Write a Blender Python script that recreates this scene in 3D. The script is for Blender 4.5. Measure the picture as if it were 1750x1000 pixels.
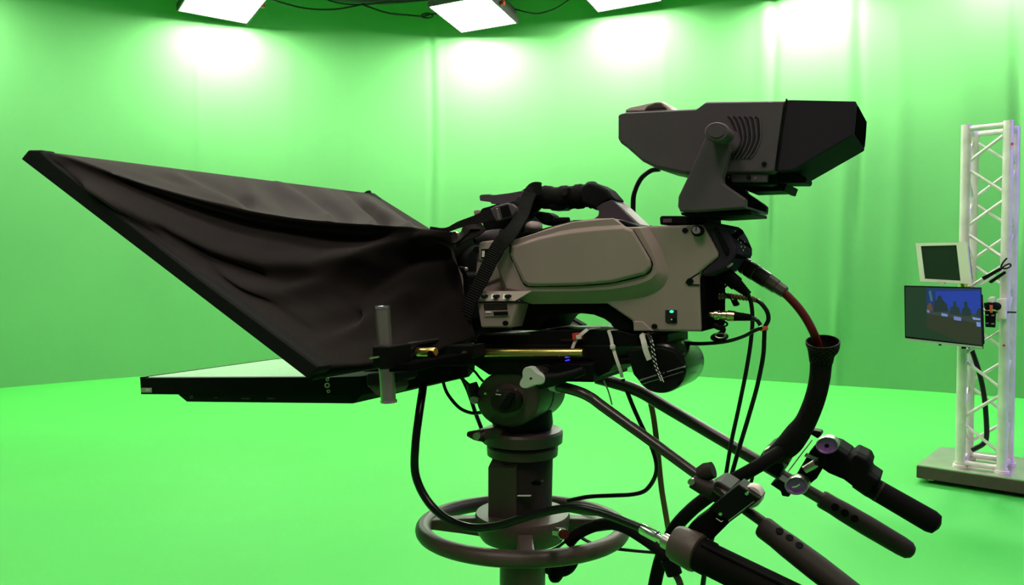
import bpy, math, random
from mathutils import Vector, Matrix
random.seed(7)
for _o in list(bpy.data.objects):
    bpy.data.objects.remove(_o)
SC = bpy.context.scene
COL = SC.collection

# ------------------------------------------------------------------ camera
F_PX = 1350.0
EYE = Vector((0, 0, 1.6))
PITCH = math.atan(43 / F_PX)
cd = bpy.data.cameras.new('camera')
cd.sensor_width = 36.0
cd.lens = 36.0 * F_PX / 1750.0
cd.clip_start = 0.05
cam = bpy.data.objects.new('camera', cd)
cam.location = EYE
cam.rotation_euler = (math.pi / 2 - PITCH, 0, 0)
COL.objects.link(cam)
SC.camera = cam

# ------------------------------------------------------------------ world, exposure
wd = bpy.data.worlds.new('world')
SC.world = wd
wd.use_nodes = True
wd.node_tree.nodes['Background'].inputs[0].default_value = (1.0, 0.93, 0.88, 1)
wd.node_tree.nodes['Background'].inputs[1].default_value = 0.10
SC.view_settings.view_transform = 'Standard'
SC.view_settings.look = 'None'
SC.view_settings.gamma = 1.0
SC.view_settings.use_curve_mapping = False
SC.view_settings.exposure = 0.0
LAMP_WALL = 88.0     # radiance of the lamps along the green wall
LAMP_ROOM_ADDED = 22.0     # radiance of the added, unseen lamps over the studio floor
LAMP_FRONT_ADDED = 25.0    # radiance of the added fill lamps behind the photographer

# ------------------------------------------------------------------ geometry helpers
FWD = Vector((0, math.cos(PITCH), -math.sin(PITCH)))
UPC = Vector((0, math.sin(PITCH), math.cos(PITCH)))
XAX = Vector((1, 0, 0))
ZAX = Vector((0, 0, 1))


def ray(px, py):
    return XAX * ((px - 875) / F_PX) + FWD + UPC * ((500 - py) / F_PX)


def hit(px, py, pl):
    """point where the sight line of a photo pixel meets the plane (normal, offset)"""
    n, c = pl
    d = ray(px, py)
    return EYE + d * ((c - EYE.dot(n)) / d.dot(n))


def mpp(p):
    """metres per photo pixel at the distance of p"""
    return (p - EYE).dot(FWD) / F_PX


def floor_pt(px, py):
    return hit(px, py, (ZAX, 0.0))


# the camera rig: U = the way the lens points, V = from the near side to the far side
YAW = math.atan(740 / F_PX)
U = Vector((-math.cos(YAW), math.sin(YAW), 0))
V = Vector((math.sin(YAW), math.cos(YAW), 0))
C0 = 1.149


def RIG(v):
    return (V, C0 + v)


def P(px, py, v):
    return hit(px, py, RIG(v))


def pts(lst, v=None):
    out = []
    for q in lst:
        if v is None:
            out.append(P(q[0], q[1], q[2]))
        else:
            out.append(P(q[0], q[1], v))
    return out


def catmull(pp, n=8, closed=False):
    out = []
    N = len(pp)
    rng = N if closed else N - 1
    for i in range(rng):
        if closed:
            a, b, c, d = pp[(i - 1) % N], pp[i], pp[(i + 1) % N], pp[(i + 2) % N]
        else:
            b, c = pp[i], pp[i + 1]
            a = pp[i - 1] if i > 0 else b + (b - c)
            d = pp[i + 2] if i + 2 < N else c + (c - b)
        for k in range(n):
            t = k / n
            out.append(0.5 * ((2 * b) + (c - a) * t + (2 * a - 5 * b + 4 * c - d) * t * t + (3 * b - a - 3 * c + d) * t ** 3))
    if not closed:
        out.append(pp[-1])
    return out


def catf(vals, n=8):
    return [v.x for v in catmull([Vector((q, 0, 0)) for q in vals], n)]


def offset_poly(poly, d):
    """shrink a 2-D polygon by d (pixels)"""
    n = len(poly)
    area = sum(poly[i][0] * poly[(i + 1) % n][1] - poly[(i + 1) % n][0] * poly[i][1] for i in range(n))
    s = 1 if area > 0 else -1
    out = []
    for i in range(n):
        p0, p1, p2 = Vector(poly[i - 1]), Vector(poly[i]), Vector(poly[(i + 1) % n])
        e1 = (p1 - p0).normalized()
        e2 = (p2 - p1).normalized()
        n1 = Vector((-e1.y, e1.x)) * s
        n2 = Vector((-e2.y, e2.x)) * s
        m = n1 + n2
        if m.length < 1e-4:
            m = n1.copy()
        m.normalize()
        k = max(m.dot(n1), 0.4)
        q = p1 + m * (d / k)
        out.append((q.x, q.y))
    return out


class MB:
    def __init__(self):
        self.v = []
        self.f = []

    def add(self, vs, fs):
        o = len(self.v)
        self.v += [Vector(q) for q in vs]
        self.f += [tuple(i + o for i in f) for f in fs]
        return self

    def loops(self, rings, closed=False, cap=True):
        """skin a list of equal-length closed rings"""
        n = len(rings[0])
        vs = [p for r in rings for p in r]
        fs = []
        m = len(rings)
        for i in range(m if closed else m - 1):
            j = (i + 1) % m
            for k in range(n):
                l = (k + 1) % n
                fs.append((i * n + k, i * n + l, j * n + l, j * n + k))
        if cap and not closed:
            fs.append(tuple(range(n))[::-1])
            fs.append(tuple((m - 1) * n + k for k in range(n)))
        return self.add(vs, fs)

    def prism(self, poly, pl, depth, taper=0.0, tdepth=0.0):
        """outline traced on plane pl, pushed back along its normal; taper insets the near face"""
        n, c = pl
        rings = []
        if taper:
            rings.append([hit(x, y, pl) for x, y in offset_poly(poly, taper)])
            base = [hit(x, y, pl) + n * tdepth for x, y in poly]
            rings.append(base)
            rings.append([q + n * (depth - tdepth) for q in base])
        else:
            base = [hit(x, y, pl) for x, y in poly]
            rings = [base, [q + n * depth for q in base]]
        return self.loops(rings)

    def tube(self, path, r, seg=10, closed=False, cap=True, flat=1.0, up=None):
        m = len(path)
        rr = r if isinstance(r, (list, tuple)) else [r] * m
        rings = []
        t0 = (path[1] - path[0]).normalized()
        ref = up if up is not None else (ZAX if abs(t0.z) < 0.9 else XAX)
        nrm = (ref - t0 * ref.dot(t0)).normalized()
        for i in range(m):
            if closed:
                t = (path[(i + 1) % m] - path[i - 1]).normalized()
            elif i == 0:
                t = (path[1] - path[0]).normalized()
            elif i == m - 1:
                t = (path[-1] - path[-2]).normalized()
            else:
                t = (path[i + 1] - path[i - 1]).normalized()
            if up is not None:
                nrm = up
            nrm = (nrm - t * nrm.dot(t)).normalized()
            b = t.cross(nrm)
            rings.append([path[i] + (nrm * math.cos(a) * flat + b * math.sin(a)) * rr[i]
                          for a in [2 * math.pi * k / seg for k in range(seg)]])
        return self.loops(rings, closed, cap)

    def ribbon(self, path, w, th, face):
        """flat strap: w = width, th = thickness, face = direction its flat side looks"""
        m = len(path)
        ww = w if isinstance(w, (list, tuple)) else [w] * m
        ff = face if isinstance(face, (list, tuple)) else [face] * m
        rings = []
        for i in range(m):
            t = (path[min(i + 1, m - 1)] - path[max(i - 1, 0)]).normalized()
            n = (ff[i] - t * ff[i].dot(t)).normalized()
            b = t.cross(n)
            p = path[i]
            a = ww[i] / 2
            rings.append([p + b * a + n * th / 2, p - b * a + n * th / 2, p - b * a - n * th / 2, p + b * a - n * th / 2])
        return self.loops(rings)

    def disc(self, cx, cy, pl, rx, ry, prof, seg=40):
        """turned shape whose axis is the plane normal; rx, ry in pixels; prof = (depth, scale)"""
        n, c = pl
        o = hit(cx, cy, pl)
        e1 = hit(cx + rx, cy, pl) - o
        e2 = hit(cx, cy - ry, pl) - o
        rings = []
        for d, s in prof:
            s = max(s, 1e-3)
            rings.append([o + n * d + (e1 * math.cos(a) + e2 * math.sin(a)) * s
                          for a in [2 * math.pi * k / seg for k in range(seg)]])
        return self.loops(rings)

    def lathe(self, o, axis, prof, seg=32, sx=1.0):
        """prof = (distance along axis, radius)"""
        axis = axis.normalized()
        ref = ZAX if abs(axis.z) < 0.9 else XAX
        e1 = (ref - axis * ref.dot(axis)).normalized()
        e2 = axis.cross(e1)
        rings = []
        for d, r in prof:
            r = max(r, 1e-5)
            rings.append([o + axis * d + (e1 * math.cos(a) * sx + e2 * math.sin(a)) * r
                          for a in [2 * math.pi * k / seg for k in range(seg)]])
        return self.loops(rings)

    def box(self, c, ax, ay, az):
        """box from its centre and three half-axis vectors"""
        vs = [c + ax * i + ay * j + az * k for i in (-1, 1) for j in (-1, 1) for k in (-1, 1)]
        return self.add(vs, [(0, 1, 3, 2), (4, 6, 7, 5), (0, 4, 5, 1), (2, 3, 7, 6), (0, 2, 6, 4), (1, 5, 7, 3)])

    def quad(self, a, b, c, d):
        return self.add([a, b, c, d], [(0, 1, 2, 3)])


ORG = {}


def make(name, mb, mat, parent=None, smooth=0, bevel=0.0, seg=2):
    """link a mesh object; a child keeps its root's origin, a top-level one stands on its own base"""
    import bmesh
    me = bpy.data.meshes.new(name)
    if parent is not None:
        org = ORG[parent.name]
    else:
        xs = [q.x for q in mb.v]
        ys = [q.y for q in mb.v]
        zs = [q.z for q in mb.v]
        org = Vector(((min(xs) + max(xs)) / 2, (min(ys) + max(ys)) / 2, min(zs)))
    me.from_pydata([tuple(q - org) for q in mb.v], [], mb.f)
    bm = bmesh.new()
    bm.from_mesh(me)
    bmesh.ops.recalc_face_normals(bm, faces=bm.faces)
    bm.to_mesh(me)
    bm.free()
    me.materials.append(mat)
    if smooth:
        me.polygons.foreach_set('use_smooth', [True] * len(me.polygons))
        me.set_sharp_from_angle(angle=math.radians(smooth))
    me.update()
    o = bpy.data.objects.new(name, me)
    COL.objects.link(o)
    if parent is not None:
        o.parent = parent
    else:
        o.location = org
    ORG[o.name] = org
    if bevel:
        b = o.modifiers.new('bevel', 'BEVEL')
        b.width = bevel
        b.segments = seg
        b.limit_method = 'ANGLE'
        b.angle_limit = math.radians(35)
        b.use_clamp_overlap = True
    return o


def thing(name, loc, label, cat, group=None):
    o = bpy.data.objects.new(name, None)
    o.empty_display_size = 0.05
    o.location = loc
    COL.objects.link(o)
    ORG[o.name] = Vector(loc)
    return tag(o, label, cat, group)


def tag(o, label, cat, group=None):
    o['label'] = label
    o['category'] = cat
    if group:
        o['group'] = group
    return o


def writing(name, s, origin, xd, yd, size, mat, parent):
    """flat lettering laid on a surface"""
    cu = bpy.data.curves.new('lettering', 'FONT')
    cu.body = s
    cu.size = 1.0
    tmp = bpy.data.objects.new('lettering', cu)
    COL.objects.link(tmp)
    dg = bpy.context.evaluated_depsgraph_get()
    me0 = tmp.evaluated_get(dg).to_mesh()
    vs = [origin + xd * (q.co.x * size) + yd * (q.co.y * size) for q in me0.vertices]
    fs = [tuple(p.vertices) for p in me0.polygons]
    tmp.evaluated_get(dg).to_mesh_clear()
    bpy.data.objects.remove(tmp)
    bpy.data.curves.remove(cu)
    mb = MB().add(vs, fs)
    return make(name, mb, mat, parent)


# ------------------------------------------------------------------ materials
def material(name, col, rough=0.5, metal=0.0, spec=0.5, noise=None, bump=0.0, bscale=200.0, emit=None, estr=0.0,
             sheen=0.0, coat=0.0, wave=None):
    m = bpy.data.materials.new(name)
    m.use_nodes = True
    nt = m.node_tree
    b = nt.nodes['Principled BSDF']
    b.inputs['Base Color'].default_value = (*col, 1)
    b.inputs['Roughness'].default_value = rough
    b.inputs['Metallic'].default_value = metal
    b.inputs['Specular IOR Level'].default_value = spec
    b.inputs['Sheen Weight'].default_value = sheen
    b.inputs['Coat Weight'].default_value = coat
    if sheen:
        b.inputs['Sheen Roughness'].default_value = 0.45
        b.inputs['Sheen Tint'].default_value = (1.0, 0.80, 0.76, 1)
    if emit:
        b.inputs['Emission Color'].default_value = (*emit, 1)
        b.inputs['Emission Strength'].default_value = estr
    tc = nt.nodes.new('ShaderNodeTexCoord')
    if noise:
        sc, amt = noise
        tx = nt.nodes.new('ShaderNodeTexNoise')
        tx.inputs['Scale'].default_value = sc
        tx.inputs['Detail'].default_value = 6
        nt.links.new(tc.outputs['Object'], tx.inputs['Vector'])
        mr = nt.nodes.new('ShaderNodeMapRange')
        mr.inputs[1].default_value = 0.3
        mr.inputs[2].default_value = 0.7
        mr.inputs[3].default_value = 1 - amt
        mr.inputs[4].default_value = 1 + amt
        nt.links.new(tx.outputs['Fac'], mr.inputs[0])
        mx = nt.nodes.new('ShaderNodeVectorMath')
        mx.operation = 'SCALE'
        mx.inputs[0].default_value = col
        nt.links.new(mr.outputs[0], mx.inputs['Scale'])
        nt.links.new(mx.outputs[0], b.inputs['Base Color'])
    if bump:
        if wave:
            tb = nt.nodes.new('ShaderNodeTexWave')
            tb.bands_direction = wave
            tb.inputs['Scale'].default_value = bscale
            out = tb.outputs['Fac']
        else:
            tb = nt.nodes.new('ShaderNodeTexNoise')
            tb.inputs['Scale'].default_value = bscale
            tb.inputs['Detail'].default_value = 4
            out = tb.outputs['Fac']
        nt.links.new(tc.outputs['Object'], tb.inputs['Vector'])
        bp = nt.nodes.new('ShaderNodeBump')
        bp.inputs['Strength'].default_value = bump
        bp.inputs['Distance'].default_value = 0.002
        nt.links.new(out, bp.inputs['Height'])
        nt.links.new(bp.outputs[0], b.inputs['Normal'])
    return m


M = {}
M['screen_green'] = material('green_paint', (0.118, 0.37, 0.116), 0.75, spec=0.25, noise=(0.6, 0.05))
M['floor_green'] = material('green_floor', (0.054, 0.43, 0.058), 0.6, spec=0.25, noise=(0.5, 0.05))
M['ceiling'] = material('ceiling_white', (0.62, 0.60, 0.58), 0.9)
M['cloth'] = material('black_cloth', (0.0065, 0.005, 0.0046), 0.95, spec=0.06, bump=0.25, bscale=900, noise=(15, 0.15), sheen=0.17)
M['cloth_tape'] = material('black_tape', (0.007, 0.0065, 0.007), 0.85, spec=0.12, bump=0.3, bscale=300)
M['web'] = material('black_webbing', (0.010, 0.009, 0.009), 0.85, spec=0.15, bump=0.7, bscale=160, wave='DIAGONAL')
M['black'] = material('black_plastic', (0.0055, 0.0055, 0.0058), 0.7, spec=0.06, noise=(8, 0.2))
M['vf'] = material('charcoal_plastic', (0.088, 0.066, 0.084), 0.6, spec=0.16, bump=0.12, bscale=700, noise=(6, 0.08))
M['vf_hood'] = material('viewfinder_hood_black', (0.030, 0.023, 0.034), 0.95, spec=0.03, bump=0.1, bscale=700)
M['anod'] = material('black_anodised', (0.004, 0.004, 0.004), 0.5, spec=0.10)
M['gloss'] = material('gloss_black', (0.005, 0.005, 0.0055), 0.2, spec=0.25)
M['rubber'] = material('black_rubber', (0.0045, 0.004, 0.0038), 0.7, spec=0.05)
M['cable'] = material('black_cable', (0.005, 0.005, 0.005), 0.3, spec=0.3)
M['grey'] = material('warm_grey_plastic', (0.290, 0.215, 0.205), 0.65, spec=0.2, bump=0.15, bscale=800, noise=(10, 0.05))
M['grey_light'] = material('light_grey_plastic', (0.36, 0.30, 0.26), 0.55, spec=0.4)
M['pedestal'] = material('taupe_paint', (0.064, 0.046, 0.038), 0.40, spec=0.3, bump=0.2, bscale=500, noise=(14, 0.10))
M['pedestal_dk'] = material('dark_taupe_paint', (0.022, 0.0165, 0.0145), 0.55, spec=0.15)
M['bar'] = material('brown_black_anodised', (0.020, 0.014, 0.0125), 0.3, spec=0.5)
M['chrome'] = material('chrome', (0.75, 0.73, 0.72), 0.14, metal=1.0)
M['steel'] = material('brushed_steel', (0.55, 0.50, 0.46), 0.32, metal=1.0)
M['smoke'] = material('smoked_chrome', (0.42, 0.37, 0.34), 0.30, metal=0.9)
M['brass'] = material('brass', (0.72, 0.50, 0.16), 0.3, metal=1.0)
M['white_tie'] = material('white_nylon', (0.62, 0.56, 0.53), 0.5)
M['pearl'] = material('pale_grey_plastic', (0.45, 0.47, 0.42), 0.35, spec=0.5)
M['red'] = material('red_plastic', (0.55, 0.03, 0.02), 0.5)
M['red_cable'] = material('dark_red_cable', (0.085, 0.005, 0.004), 0.5, spec=0.2)
M['orange'] = material('orange_red_tape', (0.70, 0.09, 0.03), 0.5)
M['brown'] = material('brown_tape', (0.20, 0.12, 0.06), 0.6)
M['truss'] = material('white_truss_paint', (0.72, 0.66, 0.64), 0.4, metal=0.25, noise=(9, 0.12))
M['board'] = material('steel_board', (0.55, 0.52, 0.46), 0.3, metal=0.85, noise=(5, 0.15))
M['board_side'] = material('dark_board_edge', (0.05, 0.035, 0.025), 0.7, noise=(8, 0.2))
M['ivory'] = material('ivory_plastic', (0.66, 0.64, 0.54), 0.5)
M['wmount'] = material('white_mount', (0.72, 0.62, 0.60), 0.5)
M['screen_off'] = material('screen_off', (0.012, 0.030, 0.014), 0.25, spec=0.5)
M['silver'] = material('silver_strip', (0.45, 0.47, 0.43), 0.4, metal=0.5)
M['white'] = material('white_print', (0.75, 0.72, 0.68), 0.6)
M['greyprint'] = material('grey_print', (0.16, 0.17, 0.15), 0.6)
M['led'] = material('green_led', (0.05, 0.6, 0.4), 0.4, emit=(0.08, 0.95, 0.55), estr=1.1)
M['bluled'] = material('blue_led', (0.05, 0.05, 0.6), 0.4, emit=(0.06, 0.04, 1.0), estr=1.2)
M['purple'] = material('purple_sheen', (0.24, 0.10, 0.34), 0.35, metal=0.4)  # purple stage light on the thumb knobs, put into the ring colour
M['tally'] = material('pale_pink_plastic', (0.62, 0.52, 0.48), 0.45)
M['lampcase'] = material('lamp_housing', (0.06, 0.045, 0.05), 0.5)
M['lamp_wall'] = material('lamp_diffuser', (0.8, 0.8, 0.8), 0.5, emit=(1.0, 0.97, 0.90), estr=LAMP_WALL)
M['lamp_room_added'] = material('added_lamp_diffuser_room', (0.8, 0.8, 0.8), 0.5, emit=(1.0, 0.93, 0.86), estr=LAMP_ROOM_ADDED)
M['matte'] = material('matte_black', (0.004, 0.004, 0.004), 1.0, spec=0.0)
M['lamp_front_added'] = material('added_lamp_diffuser_front', (0.8, 0.8, 0.8), 0.5, emit=(1.0, 0.86, 0.78), estr=LAMP_FRONT_ADDED)
M['prompt'] = material('prompter_screen_sheen', (0.55, 0.6, 0.52), 0.12, spec=0.6, emit=(0.75, 1.0, 0.68), estr=0.42)  # pale green glow stands in for the reflection lying on the screen

# ================================================================== the setting
def struct(o):
    o['kind'] = 'structure'
    return o


WALLC = [(-9.6, 2.0), (-9.4, 5.0), (-8.9, 7.4), (-8.0, 9.1), (-6.76, 10.45), (-5.43, 11.55), (-3.6, 12.5), (-1.2, 12.85), (1.1, 12.3), (3.06, 11.35),
         (4.36, 10.68), (5.64, 9.98), (7.0, 9.0), (8.6, 7.2), (9.3, 5.0), (9.5, 2.0)]
wall_path = catmull([Vector((x, y, 0)) for x, y in WALLC], 40)
WALL_H = 6.4


def wall_at(px):
    """floor point, tangent and inward normal of the green wall in the direction of a pixel column"""
    t = (px - 875) / F_PX
    best, bi = 9, 0
    for i, q in enumerate(wall_path):
        if q.y > 0.5:
            e = abs(q.x / q.y - t)
            if e < best:
                best, bi = e, i
    i = min(max(bi, 1), len(wall_path) - 2)
    tg = (wall_path[i + 1] - wall_path[i - 1]).normalized()
    return wall_path[i].copy(), tg, Vector((tg.y, -tg.x, 0))


# hanging folds of the backdrop: (pixel column, depth in m, half width in m, from height, to height)
FOLDS = [(737, -0.022, 0.05, 2.2, 5.2), (752, 0.014, 0.06, 2.4, 5.2), (960, 0.012, 0.15, 1, 5), (1130, 0.014, 0.10, 2, 5), (1300, 0.030, 0.10, 1.5, 5.6), (1318, -0.03, 0.05, 2, 5.6),
         (1432, 0.03, 0.035, 0, 1.0), (1440, 0.03, 0.10, 1.2, 5.4), (1462, -0.04, 0.05, 2.4, 5.6), (1530, 0.02, 0.12, 1.4, 5.2), (1640, 0.015, 0.16, 1, 5),
         (1732, -0.05, 0.05, 2.2, 5.6), (500, 0.008, 0.12, 2, 5), (345, 0.012, 0.05, 3.5, 5.2), (1386, 0.012, 0.14, 0.6, 5), (605, 0.008, 0.10, 2, 4.6)]
fold_arc = []
arc = [0.0]
for i in range(1, len(wall_path)):
    arc.append(arc[-1] + (wall_path[i] - wall_path[i - 1]).length)


def arc_of(px):
    q = wall_at(px)[0]
    return min(range(len(wall_path)), key=lambda i: (wall_path[i] - q).length)


# resample densely along the wall
L = arc[-1]
NW = 900
wp = []
k = 0
for i in range(NW + 1):
    s = L * i / NW
    while k < len(arc) - 2 and arc[k + 1] < s:
        k += 1
    u_ = (s - arc[k]) / max(arc[k + 1] - arc[k], 1e-6)
    wp.append(wall_path[k].lerp(wall_path[k + 1], u_))
fd = [(arc[arc_of(c)], a, w, z0, z1) for c, a, w, z0, z1 in FOLDS]
NZ = 40
mb = MB()
vs, fs = [], []
for i, q in enumerate(wp):
    tg = (wp[min(i + 1, NW)] - wp[max(i - 1, 0)]).normalized()
    inn = Vector((tg.y, -tg.x, 0))
    s = L * i / NW
    for j in range(NZ + 1):
        z = WALL_H * j / NZ
        d = 0.0
        for sc_, a, w, z0, z1 in fd:
            x = (s - sc_ - 0.02 * math.sin(z * 1.3 + sc_)) / w
            if abs(x) < 4:
                e = 1.0
                if z < z0:
                    e = max(0, 1 - (z0 - z) / 0.7)
                if z > z1:
                    e = max(0, 1 - (z - z1) / 0.5)
                d += a * math.exp(-x * x) * e
        d += 0.010 * math.sin(s * 2.1 + 0.3 * z) * math.sin(s * 0.63 + 1)
        vs.append(q + inn * d + ZAX * z)
for i in range(NW):
    for j in range(NZ):
        a = i * (NZ + 1) + j
        fs.append((a, a + NZ + 1, a + NZ + 2, a + 1))
mb.add(vs, fs)
struct(make('wall_back', mb, M['screen_green'], smooth=80))

mb = MB()
rim = [Vector((q.x * 1.01, q.y * 1.01, 0)) for q in wp[::10]] + [Vector((9.6, -4, 0)), Vector((-9.7, -4, 0))]
mb.add([q for q in rim] + [q - ZAX * 0.1 for q in rim], [tuple(range(len(rim)))] + [tuple(range(len(rim), 2 * len(rim)))[::-1]])
struct(make('floor', mb, M['floor_green']))
mb = MB().box(Vector((0, 4.7, WALL_H + 0.06)), Vector((10, 0, 0)), Vector((0, 8.8, 0)), Vector((0, 0, 0.05)))
struct(make('ceiling', mb, M['ceiling']))


# ------------------------------------------------------------------ studio lamps
LW, LD, LZ = 0.98, 0.90, 5.40


def studio_lamp(c, T, I, tilt, label, wall='lamp_wall', group='studio lamps hung around the green backdrop'):
    """c = centre of the light face; T = along the wall; I = away from the wall"""
    h = (-I * math.cos(tilt) - ZAX * math.sin(tilt)).normalized()      # towards the wall edge of the face
    n = T.cross(h).normalized()
    if n.z > 0:
        n = -n
    up = -n
    root = thing('studio_lamp', c, label, 'lamp', group)
    mbb = MB().box(c + up * 0.12, T * LW / 2, h * LD / 2, up * 0.10)
    mbb.box(c + up * 0.26, T * LW * 0.30, h * LD * 0.32, up * 0.05)
    make('housing', mbb, M['lampcase'], root, bevel=0.02)
    for s in (-1, 1):
        make('rim', MB().box(c + T * s * (LW / 2 + 0.012) + up * 0.05, T * 0.012, h * (LD / 2 + 0.024), up * 0.055), M['lampcase'], root)
        make('rim', MB().box(c + h * s * (LD / 2 + 0.012) + up * 0.05, T * LW / 2, h * 0.012, up * 0.055), M['lampcase'], root)
    make('diffuser', MB().box(c + up * 0.012, T * LW / 2, h * LD / 2, up * 0.012), M[wall], root)
    yk = MB()
    a0 = c + up * 0.15
    yk.tube([a0 + T * (LW / 2 + 0.02), a0 + T * (LW / 2 + 0.05) + ZAX * 0.12, a0 + T * LW * 0.3 + ZAX * 0.42, a0 + ZAX * 0.45,
             a0 - T * LW * 0.3 + ZAX * 0.42, a0 - T * (LW / 2 + 0.05) + ZAX * 0.12, a0 - T * (LW / 2 + 0.02)], 0.014, 8)
    make('yoke', yk, M['lampcase'], root, smooth=40)
    make('hanger', MB().tube([a0 + ZAX * 0.44, Vector((a0.x, a0.y, WALL_H + 0.02))], 0.02, 10), M['lampcase'], root, smooth=40)
    make('clip', MB().box(c + T * (LW / 2 + 0.06) + up * 0.05 - h * 0.1, T * 0.035, h * 0.03, up * 0.03), M['red'], root, bevel=0.01)
    return root


LAMPS = [(-190, 0.62, 0, 0, 'added studio lamp hung beyond the left end of the lamp row, out of view'),  # unseen lamp added to carry the row on to the left
         (376, 0.66, 9, 0, 'glowing studio lamp at the top left, cut by the frame above the hood'),
         (828, 0.74, -17, 0, 'glowing studio lamp hung at top centre, its whole square face showing'),
         (1078, 0.66, -5, 0.13, 'glowing studio lamp at the top, between the centre lamp and the viewfinder'),
         (1386, 0.62, 0, 0, 'assumed studio lamp above the frame over the viewfinder'),  # assumed from the bright patch on the wall below it
         (1730, 0.62, 0, 0.40, 'assumed studio lamp above the frame over the truss tower')]  # assumed from the faint glow on the wall at top right
for px, off, yw, dz, lab in LAMPS:
    w, T, I = wall_at(px)
    c = w + I * off
    rot = Matrix.Rotation(math.radians(yw), 3, 'Z')
    studio_lamp(Vector((c.x, c.y, LZ + dz)), rot @ T, rot @ I, math.radians(9), lab)
ADDED_LAMPS = [(-4.6, 5.4), (-1.4, 5.6), (1.8, 5.2), (-3.6, 2.2), (-0.2, 2.4), (2.8, 2.0), (-1.5, -0.8), (1.4, -1.0)]  # added lamps, out of view, that light the floor and the rig
for i, (x, y) in enumerate(ADDED_LAMPS):
    tl = math.radians(6) if y > 0 else math.radians(-20)
    studio_lamp(Vector((x, y, 5.3)), XAX, Vector((0, -1, 0)), tl, 'added studio lamp hung from the ceiling over the open floor, out of view' if y > 0 else 'added fill lamp hung from the ceiling behind the photographer to light the rig', 'lamp_room_added' if y > 0 else 'lamp_front_added',
                'added ceiling lamps over the studio floor')

# assumed purple stage lamp high on the right, inferred from purple-lit edges
root = thing('assumed_stage_lamp', (8.2, 3.2, 4.6), 'assumed purple stage lamp hung high at the right of the studio, out of view', 'lamp')
dr = (Vector((4.6, 5.2, 1.4)) - Vector((8.2, 3.2, 4.6))).normalized()
o0 = Vector((8.2, 3.2, 4.6))
make('can', MB().lathe(o0, dr, [(-0.30, 0.10), (-0.28, 0.14), (0.0, 0.15), (0.0, 0.135), (-0.20, 0.13)]), M['lampcase'], root, smooth=40)
make('lens', MB().lathe(o0, dr, [(-0.195, 0.125), (-0.185, 0.125)]), material('purple_gel', (0.3, 0.1, 0.6), 0.4, emit=(0.40, 0.12, 1.0), estr=2600.0), root)
make('hanger', MB().tube([o0 + ZAX * 0.1, Vector((8.2, 3.2, WALL_H + 0.02))], 0.02), M['lampcase'], root)

# pipe and wires under the ceiling
def wpt(px, py, off):
    w, T, I = wall_at(px)
    q = w + I * off
    return hit(px, py, (I, q.dot(I)))


pp = [wpt(x, y, 0.30) for x, y in ((500, -26), (560, -6), (650, 3), (740, -4))]
tag(make('lighting_pipe', MB().tube(catmull(pp, 6), 0.045, 10), M['lampcase'], smooth=40), 'dark lighting pipe grazing the top edge between two lamps', 'pipe')
WIRES = [([(440, -12), (470, 1), (520, 14), (570, 16), (612, 9), (622, 6)], 'thin black wire sagging right of the left lamp', 0.014),
         ([(560, 0), (585, 6), (618, 8), (660, 4), (700, 2), (745, -2)], 'twisted wire running close under the lighting pipe', 0.012),
         ([(620, 8), (662, 22), (700, 26), (722, 28), (738, 24), (748, 24)], 'black wire with a looped end reaching the centre lamp', 0.014),
         ([(866, 10), (885, 17), (905, 22), (922, 23), (950, 14), (975, -2)], 'thin black wire drooping right of the centre lamp', 0.012)]
for q, lab, r in WIRES:
    mb = MB().tube(catmull([wpt(x, y, 0.45) for x, y in q], 6), r, 6)
    if 'looped' in lab:
        lp = [wpt(730 + 10 * math.cos(a), 27 + 4 * math.sin(a), 0.45) for a in [k * math.pi / 8 for k in range(16)]]
        mb.tube(lp, 0.016, 6, closed=True)
    tag(make('hanging_wire', mb, M['cable'], smooth=60), lab, 'wire', 'wires between the lamps')

# ================================================================== truss tower
W = Vector((-0.769, 0.639, 0)).normalized()        # along its front, from right to left (and away)
N = Vector((0.639, 0.769, 0)).normalized()         # from its front to its back
f0 = floor_pt(1582, 826)
TC = f0.dot(N) + 0.02


def TR(v):
    return (N, TC + v)


def tp(px, py, v):
    return hit(px, py, TR(v))


corner = tp(1566, 803, -0.03)
top_z = corner.z + 0.03
bl = thing('truss_tower', Vector((corner.x, corner.y, 0)), 'white lattice truss tower on a wheeled steel board at the right', 'truss tower')
BW, BD = 1.05, 0.78        # board length to the right (mostly past the frame) and depth
mid = corner - W * BW / 2 + N * BD / 2
brd = make('base_board', MB().box(Vector((mid.x, mid.y, top_z - 0.045)), W * BW / 2, N * BD / 2, ZAX * 0.045), M['board_side'], bl, bevel=0.006)
make('steel_sheet', MB().box(Vector((mid.x, mid.y, top_z + 0.004)), W * (BW / 2 - 0.005), N * (BD / 2 - 0.005), ZAX * 0.004), M['board'], bl)
for i in (0, 1):
    for j in (0, 1):
        cp = corner - W * (0.09 + i * (BW - 0.18)) + N * (0.07 + j * (BD - 0.14))
        rz = (top_z - 0.09)
        cs = make('caster', MB().tube([Vector((cp.x, cp.y, rz + 0.002)), Vector((cp.x, cp.y, rz * 0.55))], 0.028, 10), M['steel'], bl, smooth=40)
        wr = rz * 0.42
        make('wheel', MB().lathe(Vector((cp.x, cp.y, wr)) - W * 0.018 + N * 0.01, W, [(0, wr * 0.8), (0.004, wr), (0.032, wr), (0.036, wr * 0.8)], 20), M['pedestal'], cs, smooth=40)
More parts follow.
